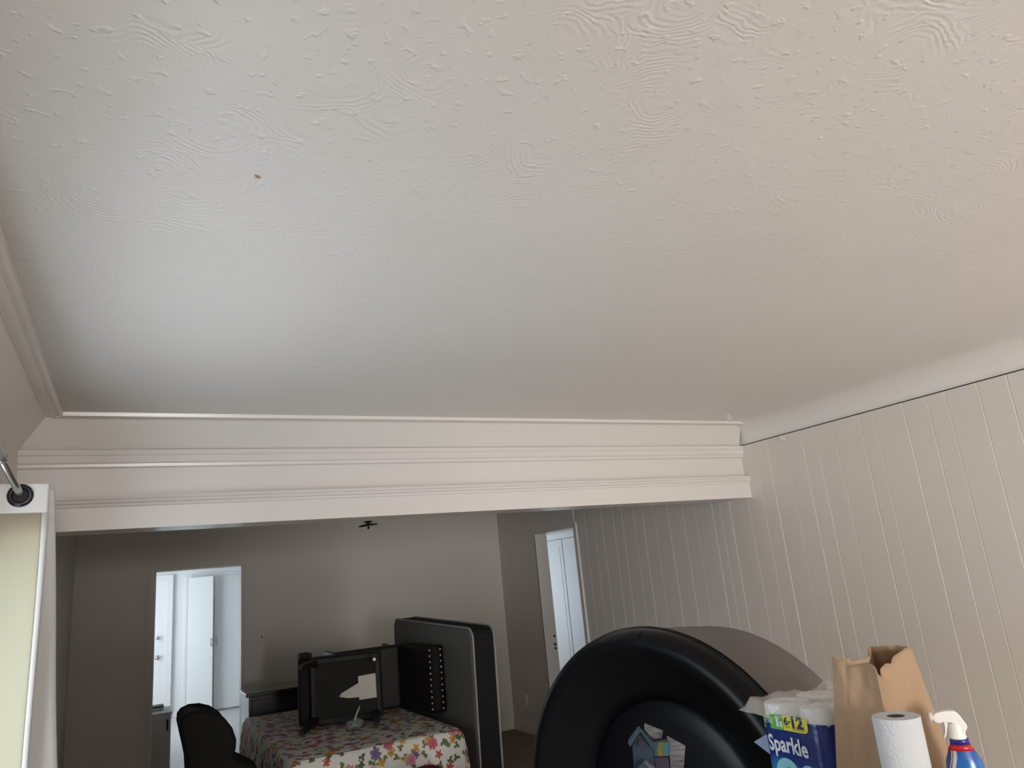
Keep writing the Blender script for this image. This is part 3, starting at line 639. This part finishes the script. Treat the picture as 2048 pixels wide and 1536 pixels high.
z1 = obj('zip_pull', tube(bmesh.new(), [rs(0.40, PI+0.06), rs(0.43, PI+0.025), rs(0.455, PI-0.01), rs(0.475, PI-0.05)], [0.004, 0.003, 0.003, 0.005], 8), M_steel, t, smooth=True); z1['label'] = 'small metal zip on top'

# ---------------------------------------------------------------- side table below the frame, and the things on it
SZ = 0.985
t = thing('side_table', 'tall side table carrying the paper bag and towel rolls', 'table', (0, 0, 0))
obj('tabletop', nb((1.08, 2.12, 1.12, 1.79, SZ-0.03, SZ)), M_wood, t, bevel=(0.004, 2))
for x in (1.10, 2.02):
    for y in (1.14, 1.70): obj('leg', nb((x, x+0.04, y, y+0.04, 0, SZ-0.03)), M_wood, t)

# pack of paper towels
PX0, PX1, PY0, PY1 = 1.735, 2.155, 1.588, 1.868
def pack_mat():
    m = mat('printed_film', (0.012, 0.03, 0.17, 1), 0.22, spec=0.6); n, k, b = N(m)
    tc = n.new('ShaderNodeTexCoord'); sp = n.new('ShaderNodeSeparateXYZ'); k.new(tc.outputs['Object'], sp.inputs[0])
    # lighter swoosh near the bottom of the visible print: object z 0.09..0.13
    sw = mathn(n, k, 'ADD', sp.outputs[2], mathn(n, k, 'MULTIPLY', mathn(n, k, 'SINE', mathn(n, k, 'MULTIPLY', sp.outputs[1], 22.0)), 0.016))
    r = n.new('ShaderNodeValToRGB'); e = r.color_ramp.elements
    e[0].position = 0.0; e[0].color = (0.05, 0.26, 0.45, 1); e[1].position = 0.36; e[1].color = (0.012, 0.032, 0.20, 1)
    q = e.new(0.27); q.color = (0.03, 0.16, 0.40, 1); q = e.new(0.75); q.color = (0.010, 0.024, 0.15, 1)
    k.new(mathn(n, k, 'MULTIPLY', sw, 3.2), r.inputs[0])
    xs = n.new('ShaderNodeMapRange'); xs.inputs[1].default_value = 0.01; xs.inputs[2].default_value = 0.05; k.new(sp.outputs[0], xs.inputs[0])
    mx = n.new('ShaderNodeMix'); mx.data_type = 'RGBA'; mx.inputs[7].default_value = (0.008, 0.014, 0.075, 1); k.new(xs.outputs[0], mx.inputs[0]); k.new(r.outputs[0], mx.inputs[6])
    k.new(mx.outputs[2], b.inputs['Base Color'])
    t_ = n.new('ShaderNodeTexNoise'); t_.inputs['Scale'].default_value = 30; t_.inputs['Detail'].default_value = 3
    bp = n.new('ShaderNodeBump'); bp.inputs['Strength'].default_value = 0.35; bp.inputs['Distance'].default_value = 0.004
    k.new(tc.outputs['Object'], t_.inputs['Vector']); k.new(t_.outputs['Fac'], bp.inputs['Height']); k.new(bp.outputs['Normal'], b.inputs['Normal'])
    return m
pk = thing('paper_towel_pack', 'blue plastic-wrapped pack of paper towels left of the brown bag', 'paper towels', (PX0, PY0, SZ))
def rrect(x0, x1, y0, y1, r, n=8):
    out = []
    for cx, cy, a0 in ((x1-r, y1-r, 0), (x0+r, y1-r, PI/2), (x0+r, y0+r, PI), (x1-r, y0+r, 1.5*PI)):
        for i in range(n+1):
            a = a0+i/n*PI/2; out.append((cx+r*math.cos(a), cy+r*math.sin(a)))
    return out
LX, LY, PR = PX1-PX0, PY1-PY0, 0.062
bm = bmesh.new(); ring = rrect(0, LX, 0, LY, PR)
lv = [(0.0, 0.93), (0.012, 1.0), (0.06, 1.003), (0.12, 0.998), (0.18, 1.002), (0.226, 1.0)]
rows = [[bm.verts.new((LX/2+(x-LX/2)*s, LY/2+(y-LY/2)*s, z)) for x, y in ring] for z, s in lv]
for A, B in zip(rows[:-1], rows[1:]):
    for i in range(len(ring)): bm.faces.new((A[i], A[(i+1) % len(ring)], B[(i+1) % len(ring)], B[i]))
bm.faces.new(rows[0][::-1]); wrap = obj('printed_wrap', bm, pack_mat(), pk, smooth=True)
rl = None
for i in range(3):
    for j in range(2):
        bm = bmesh.new(); lathe(bm, [(0.021, 0.02), (0.064, 0.02), (0.067, 0.024), (0.067, 0.258), (0.064, 0.263), (0.024, 0.263), (0.021, 0.260)], 40, Matrix.Translation((0.0705+i*0.1395, 0.0705+j*0.139, 0)), closed=True)
        obj('towel_roll', bm, M_roll, pk, smooth=True)
# clear film over the top, gathered and torn at the left
bm = bmesh.new(); nu, nv = 22, 16; R = []
for i in range(nu+1):
    row = []
    for j in range(nv+1):
        x = -0.004+(LX+0.008)*i/nu; y = -0.004+(LY+0.008)*j/nv
        ex = min(x+0.004, LX+0.004-x); ey = min(y+0.004, LY+0.004-y); e_ = min(ex, ey)
        z = 0.231+0.038*min(1, (e_/0.022))**0.5+0.012*(x/LX)*min(1, e_/0.03)+0.005*math.sin(31*x+17*y)+0.005*math.sin(53*y-40*x)+0.003*math.sin(90*x)+0.003*math.sin(140*y+60*x)
        if j > nv-4 and i < 6: z += 0.004*(j-nv+4); x -= 0.010*(j-nv+4)*(6-i)/6; y += 0.004*(j-nv+4)
        row.append(bm.verts.new((x, y, z)))
    R.append(row)
for i in range(nu):
    for j in range(nv): bm.faces.new((R[i][j], R[i+1][j], R[i+1][j+1], R[i][j+1]))
obj('clear_film', bm, M_film, pk, smooth=True)
# labels printed on the side that faces left (towards -x); text runs towards -y
M_yel = mat('label_yellow', (0.72, 0.66, 0.06, 1), 0.3); M_grn = mat('label_green', (0.10, 0.42, 0.07, 1), 0.3); M_navy = mat('print_navy', (0.012, 0.02, 0.09, 1), 0.4)
M_ptext = mat('print_white', (0.62, 0.68, 0.74, 1), 0.4); M_pdim = mat('print_pale_blue', (0.20, 0.27, 0.40, 1), 0.4); M_lblue = mat('print_light_blue', (0.22, 0.52, 0.60, 1), 0.35)
FX = -0.0022
def side_poly(name, pts, m, x=FX):
    bm = bmesh.new(); bm.faces.new([bm.verts.new((x, a-PY0, b-SZ)) for a, b in pts]); bmesh.ops.recalc_face_normals(bm, faces=bm.faces[:])
    return obj(name, bm, m, pk)
side_poly('yellow_label', [(1.752, 1.224), (1.754, 1.183), (1.676, 1.183), (1.667, 1.186), (1.662, 1.193), (1.660, 1.224)], M_yel)
side_poly('green_label', [(1.752, 1.224), (1.754, 1.183), (1.80, 1.182), (1.840, 1.179), (1.842, 1.212), (1.80, 1.222)], M_grn)
XD, UP = (0, -1, 0), (0, 0, 1)
P = lambda y, z: (FX-0.0006, y-PY0, z-SZ)
text_mesh('lettering', '6', 0.030, M_navy, pk, P(1.750, 1.199), XD, UP, width=0.017, bold=0.0008)
text_mesh('lettering', '=', 0.014, M_navy, pk, P(1.7305, 1.203), XD, UP, width=0.0055, bold=0.0008)
text_mesh('lettering', '12', 0.043, M_navy, pk, P(1.7195, 1.1945), XD, UP, width=0.043, bold=0.0018)
text_mesh('lettering', 'ROLLS', 0.0065, M_navy, pk, P(1.748, 1.192), XD, UP, width=0.018)
text_mesh('lettering', 'REGULAR ROLLS', 0.0065, M_navy, pk, P(1.719, 1.1875), XD, UP, width=0.046)
text_mesh('lettering', 'MORE', 0.016, M_ptext, pk, P(1.832, 1.197), XD, UP, width=0.040)
bm = bmesh.new()
for a, b in ((0.0, 0.012), (0.014, 0.012)): 
    bm.faces.new([bm.verts.new((FX-0.0006, 1.781-PY0-q, 1.190-SZ+w)) for q, w in ((a, 0.0), (a+0.010, 0.0), (a+0.010, 0.030-a), (a, 0.030-a))])
obj('roll_icon', bm, M_ptext, pk)
text_mesh('lettering', 'Sparkle', 0.062, M_ptext, pk, P(1.826, 1.121), XD, UP, width=0.150, bold=0.0016, curve=lambda u: 0.004*math.sin(u/0.166*PI)-0.004*u/0.166)
def crescent(name, cy, cz, r0, r1, a0, a1, m, sh=0.0):
    A_ = [math.radians(a0+(a1-a0)*i/14) for i in range(15)]
    side_poly(name, [(cy-r1*math.cos(a), cz+r1*math.sin(a)) for a in A_]+[(cy-sh-r0*math.cos(a), cz+r0*math.sin(a)-sh*0.4) for a in reversed(A_)], m)
crescent('print_swoosh', 1.765, 1.060, 0.024, 0.046, 165, 20, M_lblue, 0.006)
crescent('print_swoosh', 1.752, 1.052, 0.010, 0.019, 150, -10, M_ptext, 0.003)
crescent('print_panel', 1.684, 1.062, 0.004, 0.036, 150, 25, M_lblue)
crescent('print_panel', 1.684, 1.062, 0.018, 0.022, 150, 25, M_ptext)
# same name again on the side that faces the camera's way (towards -y)
Q = lambda x, z: (x-PX0, -0.0026, z-SZ)
text_mesh('lettering', 'Sparkle', 0.048, M_pdim, pk, Q(1.775, 1.196), (1, 0, 0), UP, width=0.17, bold=0.0010)
for k_, (z_, w_) in enumerate(((1.178, 0.13), (1.165, 0.15))):
    bm = bmesh.new(); bm.faces.new([bm.verts.new(Q(1.778+a, z_+b)) for a, b in ((0, 0), (w_, 0), (w_, 0.005), (0, 0.005))]); obj('print_line', bm, M_pdim, pk)
bm = bmesh.new()
for pts in (((1.775, 1.118), (1.790, 1.130), (1.797, 1.155), (1.803, 1.135), (1.812, 1.128), (1.800, 1.126), (1.796, 1.120), (1.788, 1.122)), ((1.790, 1.110), (1.802, 1.110), (1.796, 1.098))):
    bm.faces.new([bm.verts.new(Q(a, b)) for a, b in pts])
obj('star_print', bm, M_pdim, pk)

bm = bmesh.new(); bm.faces.new([bm.verts.new(q) for q in ((0.02, LY-0.02, 0.172), (0.012, LY+0.036, 0.143), (0.02, LY-0.02, 0.112))]); o = obj('wrap_flap', bm, M_pdim, pk); sd = o.modifiers.new('film', 'SOLIDIFY'); sd.thickness = 0.001
def hug(o):   # lay the print round the rounded corners of the wrap
    for v in o.data.vertices:
        for y0, sg in ((LY-PR, 1), (PR, -1)):
            d = (v.co.y-y0)*sg
            if d > 0 and v.co.x < 0.001: v.co.x += PR-math.sqrt(max(0, PR*PR-min(d, PR)**2))
for o in list(pk.children):
    if o.data and o.name.split('.')[0] in ('lettering', 'yellow_label', 'green_label', 'roll_icon', 'print_swoosh', 'print_panel') and min(v.co.y for v in o.data.vertices) > 0.003: hug(o)

# brown paper bag
def kraft():
    m = mat('kraft_paper', (0.34, 0.228, 0.138, 1), 0.8); n, k, b = N(m)
    tc = n.new('ShaderNodeTexCoord'); t_ = n.new('ShaderNodeTexNoise'); t_.inputs['Scale'].default_value = 9; t_.inputs['Detail'].default_value = 4
    bp = n.new('ShaderNodeBump'); bp.inputs['Strength'].default_value = 0.35; bp.inputs['Distance'].default_value = 0.008
    k.new(tc.outputs['Object'], t_.inputs['Vector']); k.new(t_.outputs['Fac'], bp.inputs['Height']); k.new(bp.outputs['Normal'], b.inputs['Normal'])
    return m
M_kraft = kraft()
A, B, Cc, D = Vector((1.707, 1.505)), Vector((1.702, 1.371)), Vector((1.930, 1.426)), Vector((1.906, 1.538))
ctr = (A+B+Cc+D)/4
bg = thing('paper_bag', 'open brown paper grocery bag standing behind the towel roll', 'bag', (ctr.x, ctr.y, SZ))
def bag_pt(side, u, f, top):
    """side 0 AB,1 BC,2 CD,3 DA; u along the side; f 0 bottom..1 top"""
    P4 = [A, B, Cc, D]; a, b = P4[side], P4[(side+1) % 4]
    # the lower bag is fuller than its mouth
    g = (1-f)
    def full(p, i):
        push = {0: Vector((-0.045, 0.015)), 1: Vector((-0.004, -0.004)), 2: Vector((0.055, -0.006)), 3: Vector((0.05, 0.014))}[i]
        return p+push*min(1.0, g*1.55)
    p = full(a, side)*(1-u)+full(b, (side+1) % 4)*u
    d = (b-a).normalized(); nrm = Vector((d.y, -d.x))
    if side == 1:      # gusset folded inwards; the crease runs down towards the right
        mid = 0.52+0.36*(1-f)*1.1
        depth = 0.046*max(0.0, 1-(1-f)/0.62)
        if u < mid: p = p-nrm*depth*(u/mid)
        else: p = p-nrm*depth*((1-u)/(1-mid))**1.0
    elif side == 3:
        p = p-nrm*0.045*max(0.0, 1-(1-f)/0.5)*(1-abs(2*u-1))
    elif side == 0:
        p = p+nrm*0.004*math.sin(u*PI)*math.sin(f*5)+nrm*0.006*math.sin(u*PI*2)*f
    H = top(u); cr = (0.0016*math.sin(9*u+7*f+side*2.1)+0.0016*math.sin(17*u-13*f+side)+0.0012*math.sin(31*f+23*u)-0.0035*math.exp(-((f-0.36)/0.012)**2)-(0.004*math.exp(-((u-0.30)/0.03)**2)*min(1, f*2) if side == 0 else 0))*math.sin(PI*u)
    p = p+nrm*cr
    return Vector((p.x-ctr.x, p.y-ctr.y, H*f))
def interp(tbl):
    def fn(u):
        for (a, x), (b, y) in zip(tbl[:-1], tbl[1:]):
            if u <= b: return x+(y-x)*(u-a)/(b-a+1e-9)
        return tbl[-1][1]
    return fn
ZB = 1.405-SZ
tops = [interp([(0, ZB), (0.30, ZB-0.012), (0.36, ZB-0.020), (0.80, ZB-0.010), (0.93, ZB-0.014), (1, ZB-0.018)]),
        interp([(0, ZB-0.018), (0.06, ZB-0.024), (0.10, ZB-0.030), (0.42, ZB-0.058), (0.46, ZB-0.050), (0.62, ZB-0.030), (0.68, ZB-0.034), (0.72, ZB-0.018), (0.95, ZB+0.001), (1, ZB)]),
        interp([(0, ZB), (0.3, ZB+0.004), (0.7, ZB+0.002), (1, ZB)]),
        interp([(0, ZB), (0.45, ZB+0.002), (0.52, ZB-0.016), (0.75, ZB-0.018), (0.78, ZB-0.004), (0.82, ZB-0.012), (1, ZB)])]
bm = bmesh.new()
nu, nf = 28, 26
for sd_ in range(4):
    rows = [[bm.verts.new(bag_pt(sd_, i/nu, j/nf, tops[sd_])) for i in range(nu+1)] for j in range(nf+1)]
    for j in range(nf):
        for i in range(nu): bm.faces.new((rows[j][i], rows[j][i+1], rows[j+1][i+1], rows[j+1][i]))
bmesh.ops.remove_doubles(bm, verts=bm.verts[:], dist=0.0006)
bmesh.ops.recalc_face_normals(bm, faces=bm.faces[:])
o = obj('bag_sides', bm, M_kraft, bg, smooth=True); sd = o.modifiers.new('paper', 'SOLIDIFY'); sd.thickness = 0.0012
try:
    o.data.set_sharp_from_angle(angle=math.radians(22))
except Exception: pass
bm = bmesh.new(); bm.faces.new([bm.verts.new((*(bag_pt(s_, 0, 0, tops[s_])).xy, 0.002)) for s_ in range(4)]); obj('bag_bottom', bm, M_kraft, bg)

# single paper-towel roll
def quilt():
    m = mat('quilted_towel', (0.52, 0.535, 0.55, 1), 0.9); n, k, b = N(m)
    tc = n.new('ShaderNodeTexCoord'); vo = n.new('ShaderNodeTexVoronoi'); vo.inputs['Scale'].default_value = 26; k.new(tc.outputs['Object'], vo.inputs['Vector'])
    h = mathn(n, k, 'SINE', mathn(n, k, 'MULTIPLY', vo.outputs['Distance'], 26.0))
    bp = n.new('ShaderNodeBump'); bp.inputs['Strength'].default_value = 0.2; bp.inputs['Distance'].default_value = 0.002
    k.new(h, bp.inputs['Height']); k.new(bp.outputs['Normal'], b.inputs['Normal'])
    return m
t = thing('paper_towel_roll', 'single unwrapped white paper towel roll standing before the brown bag', 'paper towels', (1.644, 1.295, SZ))
bm = bmesh.new(); lathe(bm, [(0.0205, 0.0), (0.053, 0.0), (0.0535, 0.002), (0.0535, 0.302), (0.0525, 0.304), (0.0205, 0.304)], 56, None, closed=True); o = obj('towel', bm, quilt(), t, smooth=True)
o.data.set_sharp_from_angle(angle=math.radians(40))
bm = bmesh.new(); lathe(bm, [(0.0195, 0.001), (0.0207, 0.001), (0.0207, 0.3035), (0.0195, 0.3035)], 32, None, closed=True); obj('core', bm, M_core, t, smooth=True)

# spray bottle
def spray_mat():
    m = mat('blue_label', (0.01, 0.12, 0.42, 1), 0.2, spec=0.6); n, k, b = N(m)
    tc = n.new('ShaderNodeTexCoord'); sp = n.new('ShaderNodeSeparateXYZ'); k.new(tc.outputs['Object'], sp.inputs[0])
    r = n.new('ShaderNodeValToRGB'); e = r.color_ramp.elements
    e[0].position = 0.35; e[0].color = (0.015, 0.22, 0.50, 1); e[1].position = 0.95; e[1].color = (0.010, 0.035, 0.20, 1); q = e.new(0.72); q.color = (0.01, 0.12, 0.40, 1)
    k.new(mathn(n, k, 'MULTIPLY', sp.outputs[2], 4.6), r.inputs[0]); k.new(r.outputs[0], b.inputs['Base Color'])
    return m
sb = thing('spray_bottle', 'blue spray bottle with white trigger head beside the towel roll', 'spray bottle', (1.876, 1.315, SZ)); sb.rotation_euler = (0, 0, math.radians(-50))
# local x = across the picture, local y = away
prof = [(0.036, 0.0), (0.040, 0.006), (0.041, 0.06), (0.043, 0.10), (0.044, 0.135), (0.040, 0.160), (0.030, 0.184), (0.0205, 0.200), (0.0185, 0.206)]
bm = bmesh.new()
lathe(bm, prof, 40)
for v in bm.verts: v.co.y *= 0.66; v.co.x += 0.006-0.0*v.co.z
obj('bottle', bm, spray_mat(), sb, smooth=True)
def band(name, z0, r0, z1, r1, m, sq0=0.72, sq1=0.72):
    bm = bmesh.new(); lathe(bm, [(r0, z0), (r1, z1)], 40)
    for v in bm.verts: v.co.y *= 0.68; v.co.x += 0.006
    return obj(name, bm, m, sb, smooth=True)
M_sred = mat('label_red', (0.45, 0.012, 0.02, 1), 0.25); M_sblue = mat('label_dark_blue', (0.012, 0.022, 0.20, 1), 0.25)
band('red_band', 0.1855, 0.0300, 0.1985, 0.0225, M_sred); band('blue_neck', 0.1985, 0.0226, 0.2130, 0.0205, M_sblue)
bm = bmesh.new(); lathe(bm, [(0.0175, 0.211), (0.0200, 0.212), (0.0205, 0.216), (0.0175, 0.222), (0.0165, 0.243), (0.012, 0.250), (0, 0.250)], 32)
for i_, v in enumerate(bm.verts): v.co.x += 0.004
obj('screw_cap', bm, M_plasticw, sb, smooth=True)
bm = bmesh.new()   # trigger head silhouette, extruded and rounded
prism(bm, [(-0.042, 0.252), (-0.043, 0.266), (-0.036, 0.274), (-0.010, 0.2785), (0.008, 0.2775), (0.018, 0.268), (0.029, 0.245), (0.030, 0.238), (0.024, 0.230), (0.020, 0.215), (0.015, 0.216), (0.015, 0.232), (0.008, 0.243), (-0.003, 0.250), (-0.012, 0.250), (-0.022, 0.252), (-0.030, 0.248)], 'y', -0.0125, 0.0125)
obj('trigger_head', bm, M_plasticw, sb, bevel=(0.004, 3))
bm = bmesh.new(); prism(bm, [(-0.022, 0.254), (-0.010, 0.254), (-0.014, 0.240), (-0.020, 0.222), (-0.026, 0.212), (-0.028, 0.2135), (-0.0225, 0.228), (-0.020, 0.242)], 'y', -0.008, 0.008); obj('trigger', bm, M_plasticw, sb, bevel=(0.0018, 2))
bm = bmesh.new(); lathe(bm, [(0.0, -0.013), (0.010, -0.013), (0.012, -0.010), (0.012, 0.004), (0.0, 0.006)], 20, Matrix.Translation((-0.040, 0, 0.262)) @ Matrix.Rotation(PI/2, 4, 'Y')); obj('nozzle', bm, mat('nozzle_plastic', (0.66, 0.60, 0.56, 1), 0.35), sb, smooth=True)
# curved stripe and ring printed on the label
def on_bottle(x, z, off=0.0012):
    for (r0, z0), (r1, z1) in zip(prof[:-1], prof[1:]):
        if z0 <= z <= z1: r = r0+(r1-r0)*(z-z0)/(z1-z0+1e-9); break
    else: r = prof[-1][0]
    q = max(0.0, 1-((x-0.006)/r)**2); return (x, -0.66*r*math.sqrt(q)-off, z)
def ribbon(name, pts, w, m):
    bm = bmesh.new(); L_ = []; R_ = []
    for i, (x, z) in enumerate(pts):
        L_.append(bm.verts.new(on_bottle(x-w, z))); R_.append(bm.verts.new(on_bottle(x+w, z)))
    for i in range(len(pts)-1): bm.faces.new((L_[i], R_[i], R_[i+1], L_[i+1]))
    bmesh.ops.recalc_face_normals(bm, faces=bm.faces[:]); return obj(name, bm, m, sb, smooth=True)
M_pinkw = mat('label_pale', (0.55, 0.45, 0.46, 1), 0.3)
ribbon('label_stripe', [(-0.014, 0.198), (-0.012, 0.19), (-0.0115, 0.18), (-0.014, 0.168), (-0.019, 0.155), (-0.024, 0.14), (-0.028, 0.12), (-0.03, 0.10)], 0.0038, M_pinkw)
ribbon('label_stripe', [(-0.0185, 0.19), (-0.0180, 0.182), (-0.021, 0.168), (-0.026, 0.155), (-0.031, 0.14), (-0.034, 0.12)], 0.0012, M_pinkw)
def arc(name, r, m, off):
    bm = bmesh.new(); I = []; O_ = []
    for i in range(25):
        a = 2*PI*i/24; I.append(bm.verts.new(on_bottle(0.022+0.80*(r-0.003)*math.cos(a), 0.112+(r-0.003)*math.sin(a), off))); O_.append(bm.verts.new(on_bottle(0.022+0.80*r*math.cos(a), 0.112+r*math.sin(a), off)))
    for i in range(24): bm.faces.new((I[i], I[i+1], O_[i+1], O_[i]))
    bmesh.ops.recalc_face_normals(bm, faces=bm.faces[:]); return obj(name, bm, m, sb, smooth=True)
arc('label_ring', 0.022, M_ptext, 0.0016); arc('label_ring', 0.019, M_sred, 0.0020)

# ---------------------------------------------------------------- little wooden birdhouses before the round chair
BZ0 = 1.140
t = thing('box', 'small box beneath the wooden birdhouses', 'box', (1.21, 1.68, SZ)); obj('body', nb((-0.10, 0.11, -0.075, 0.075, 0, BZ0-SZ-0.004)), M_wood, t); obj('lid', nb((-0.103, 0.113, -0.078, 0.078, BZ0-SZ-0.03, BZ0-SZ)), M_wood, t)
def painted(name, stops, rough=0.6, axis=0, scale=1.0, wob=0.5):
    m = mat(name, stops[0][1], rough); n, k, b = N(m)
    tc = n.new('ShaderNodeTexCoord'); sp = n.new('ShaderNodeSeparateXYZ'); k.new(tc.outputs['Object'], sp.inputs[0])
    t_ = n.new('ShaderNodeTexNoise'); t_.inputs['Scale'].default_value = 30; k.new(tc.outputs['Object'], t_.inputs['Vector'])
    r = n.new('ShaderNodeValToRGB'); e = r.color_ramp.elements
    e[0].position, e[0].color = stops[0]; e[1].position, e[1].color = stops[-1]
    for p_, c_ in stops[1:-1]: q = e.new(p_); q.color = c_
    v = mathn(n, k, 'ADD', mathn(n, k, 'MULTIPLY', sp.outputs[axis], scale), mathn(n, k, 'MULTIPLY_ADD', t_.outputs['Fac'], wob, 0.5-wob/2))
    k.new(v, r.inputs[0]); k.new(r.outputs[0], b.inputs['Base Color'])
    return m
M_wgrey = mat('shaded_weathered_wood', (0.36, 0.365, 0.375, 1), 0.8, bump=(90, 0.4, 0.003))
def grain(m):
    n, k, b = N(m); tc = n.new('ShaderNodeTexCoord'); mp = n.new('ShaderNodeMapping'); mp.inputs['Scale'].default_value = (20, 20, 160)
    t_ = n.new('ShaderNodeTexNoise'); t_.inputs['Scale'].default_value = 1; t_.inputs['Detail'].default_value = 4; r = n.new('ShaderNodeValToRGB')
    r.color_ramp.elements[0].position = 0.35; r.color_ramp.elements[0].color = (0.065, 0.066, 0.07, 1); r.color_ramp.elements[1].position = 0.65; r.color_ramp.elements[1].color = (0.15, 0.15, 0.16, 1)  # greys darkened: shade on the birdhouse boards is put into the colour
    k.new(tc.outputs['Object'], mp.inputs[0]); k.new(mp.outputs[0], t_.inputs['Vector']); k.new(t_.outputs['Fac'], r.inputs[0]); k.new(r.outputs[0], b.inputs['Base Color'])
grain(M_wgrey)
def birdhouse(label, loc, rz, w, d, h, hp, body_m, front_m, roof_l, roof_r, hole_z, over=0.012):
    t = thing('birdhouse', label, 'birdhouse', loc); t.rotation_euler = (0, 0, rz)
    bm = bmesh.new(); prism(bm, [(-w/2, 0), (w/2, 0), (w/2, h), (0, hp), (-w/2, h)], 'y', 0, d); obj('body', bm, body_m, t)
    bm = bmesh.new(); prism(bm, [(-w/2, 0.0), (w/2, 0.0), (w/2, h-0.001), (0, hp-0.001), (-w/2, h-0.001)], 'y', -0.003, 0.0005); obj('front', bm, front_m, t)
    sl_ = (hp-h)/(w/2); th = 0.007; L_ = w/2+over
    for sx, m in ((-1, roof_l), (1, roof_r)):
        bm = bmesh.new(); prism(bm, [(0, hp+0.001), (sx*L_, hp-sl_*L_+0.001), (sx*L_, hp-sl_*L_+th*1.2), (0, hp+th*1.3)], 'y', -0.012, d+0.008); obj('roof_board', bm, m, t, bevel=(0.0012, 2))
    bm = bmesh.new(); lathe(bm, [(0.0, 0.006), (0.0095, 0.006), (0.0095, 0.0), (0.0, 0.0)], 20, Matrix.Translation((0, -0.002, hole_z)) @ Matrix.Rotation(PI/2, 4, 'X')); obj('entrance_hole', bm, M_hole, t)
    return t
blue = painted('shaded_blue_paint', [(0.2, (0.004, 0.016, 0.030, 1)), (0.55, (0.006, 0.024, 0.046, 1)), (0.8, (0.004, 0.014, 0.045, 1))], wob=0.9)  # birdhouse paints darkened: the shade they stand in is in the colour
teal = painted('shaded_teal_yellow_paint', [(0.55, (0.010, 0.045, 0.06, 1)), (0.74, (0.02, 0.07, 0.085, 1)), (0.79, (0.16, 0.13, 0.012, 1)), (0.86, (0.13, 0.09, 0.008, 1)), (0.90, (0.03, 0.12, 0.08, 1)), (0.98, (0.01, 0.10, 0.20, 1))], axis=0, scale=9, wob=0.4)
purple = painted('shaded_purple_paint', [(0.3, (0.025, 0.017, 0.04, 1)), (0.7, (0.035, 0.025, 0.055, 1))])
steelb = mat('shaded_blue_roof', (0.014, 0.036, 0.052, 1), 0.6)  # roof blue darkened for the same shade
RZ_ = math.radians(-38.4)
M_hole = mat('dark_hole', (0.001, 0.001, 0.0015, 1), 1.0, spec=0.0)
def house(label, dy):
    t = thing('birdhouse', label, 'birdhouse', (1.20+0.621*dy, 1.70+0.784*dy, BZ0)); t.rotation_euler = (0, 0, RZ_); return t
def slab(name, t, pts, y0, y1, m, label=None):
    bm = bmesh.new(); prism(bm, [(a, z-BZ0) for a, z in pts], 'y', y0, y1); o = obj(name, bm, m, t, bevel=(0.0012, 2))
    if label: o['label'] = label
    return o
def hole(t, a, z, r, y):
    bm = bmesh.new(); lathe(bm, [(0.0, 0.004), (r, 0.004), (r, 0.0), (0.0, 0.0)], 20, Matrix.Translation((a, y, z-BZ0)) @ Matrix.Rotation(PI/2, 4, 'X')); obj('entrance_hole', bm, M_dark_gap, t)
h = house('blue wooden birdhouse with a round hole, leftmost of the group', 0.0)
slab('body', h, [(-0.043, BZ0), (0.010, BZ0), (0.012, 1.243), (-0.013, 1.277), (-0.039, 1.246)], 0.003, 0.026, blue)
slab('front', h, [(-0.043, BZ0), (0.010, BZ0), (0.012, 1.242), (-0.013, 1.276), (-0.039, 1.245)], 0.0, 0.003, blue)
slab('roof_board', h, [(-0.013, 1.278), (-0.019, 1.2855), (-0.049, 1.254), (-0.043, 1.244)], -0.012, 0.030, steelb)
slab('roof_board', h, [(-0.013, 1.278), (-0.017, 1.284), (0.018, 1.240), (0.013, 1.238)], -0.012, 0.030, steelb)
hole(h, -0.0150, 1.250, 0.0080, -0.001)
h = house('birdhouse with a pale weathered roof board behind the blue one', 0.062)
slab('body', h, [(0.000, BZ0), (0.034, BZ0), (0.034, 1.246), (0.0, 1.262)], 0.004, 0.045, purple)
slab('roof_board', h, [(-0.0040, 1.2850), (0.0425, 1.2640), (0.0372, 1.2455), (0.0145, 1.2455), (-0.006, 1.2690)], -0.006, 0.002, M_wgrey)
h = house('birdhouse with yellow swirl front and large grey roof board at right', 0.022)
slab('body', h, [(0.016, BZ0), (0.078, BZ0), (0.086, 1.222), (0.054, 1.246), (0.016, 1.243)], 0.012, 0.030, purple)
slab('front', h, [(0.012, 1.2110), (0.052, 1.2112), (0.054, 1.2445), (0.012, 1.2450)], -0.004, 0.012, teal)
slab('front_base', h, [(0.012, BZ0), (0.048, BZ0), (0.0487, 1.2085), (0.012, 1.2090)], 0.0, 0.012, purple)
slab('roof_board', h, [(0.0505, 1.2590), (0.0955, 1.2320), (0.0800, 1.165), (0.0480, 1.165), (0.0545, 1.2400)], 0.000, 0.008, M_wgrey)
h = house('small grey birdhouse lowest in front of the blue one', -0.020)
slab('body', h, [(-0.030, BZ0), (0.012, BZ0), (0.014, 1.184), (-0.0095, 1.2035), (-0.032, 1.184)], 0.0, 0.015, M_wgrey)
slab('roof_board', h, [(-0.0095, 1.2045), (-0.0110, 1.2135), (-0.044, 1.184), (-0.040, 1.176)], -0.010, 0.016, steelb)
slab('roof_board', h, [(-0.0095, 1.2045), (-0.0110, 1.2130), (0.022, 1.184), (0.018, 1.177)], -0.010, 0.016, M_wgrey)
hole(h, -0.0087, 1.187, 0.0065, -0.001)
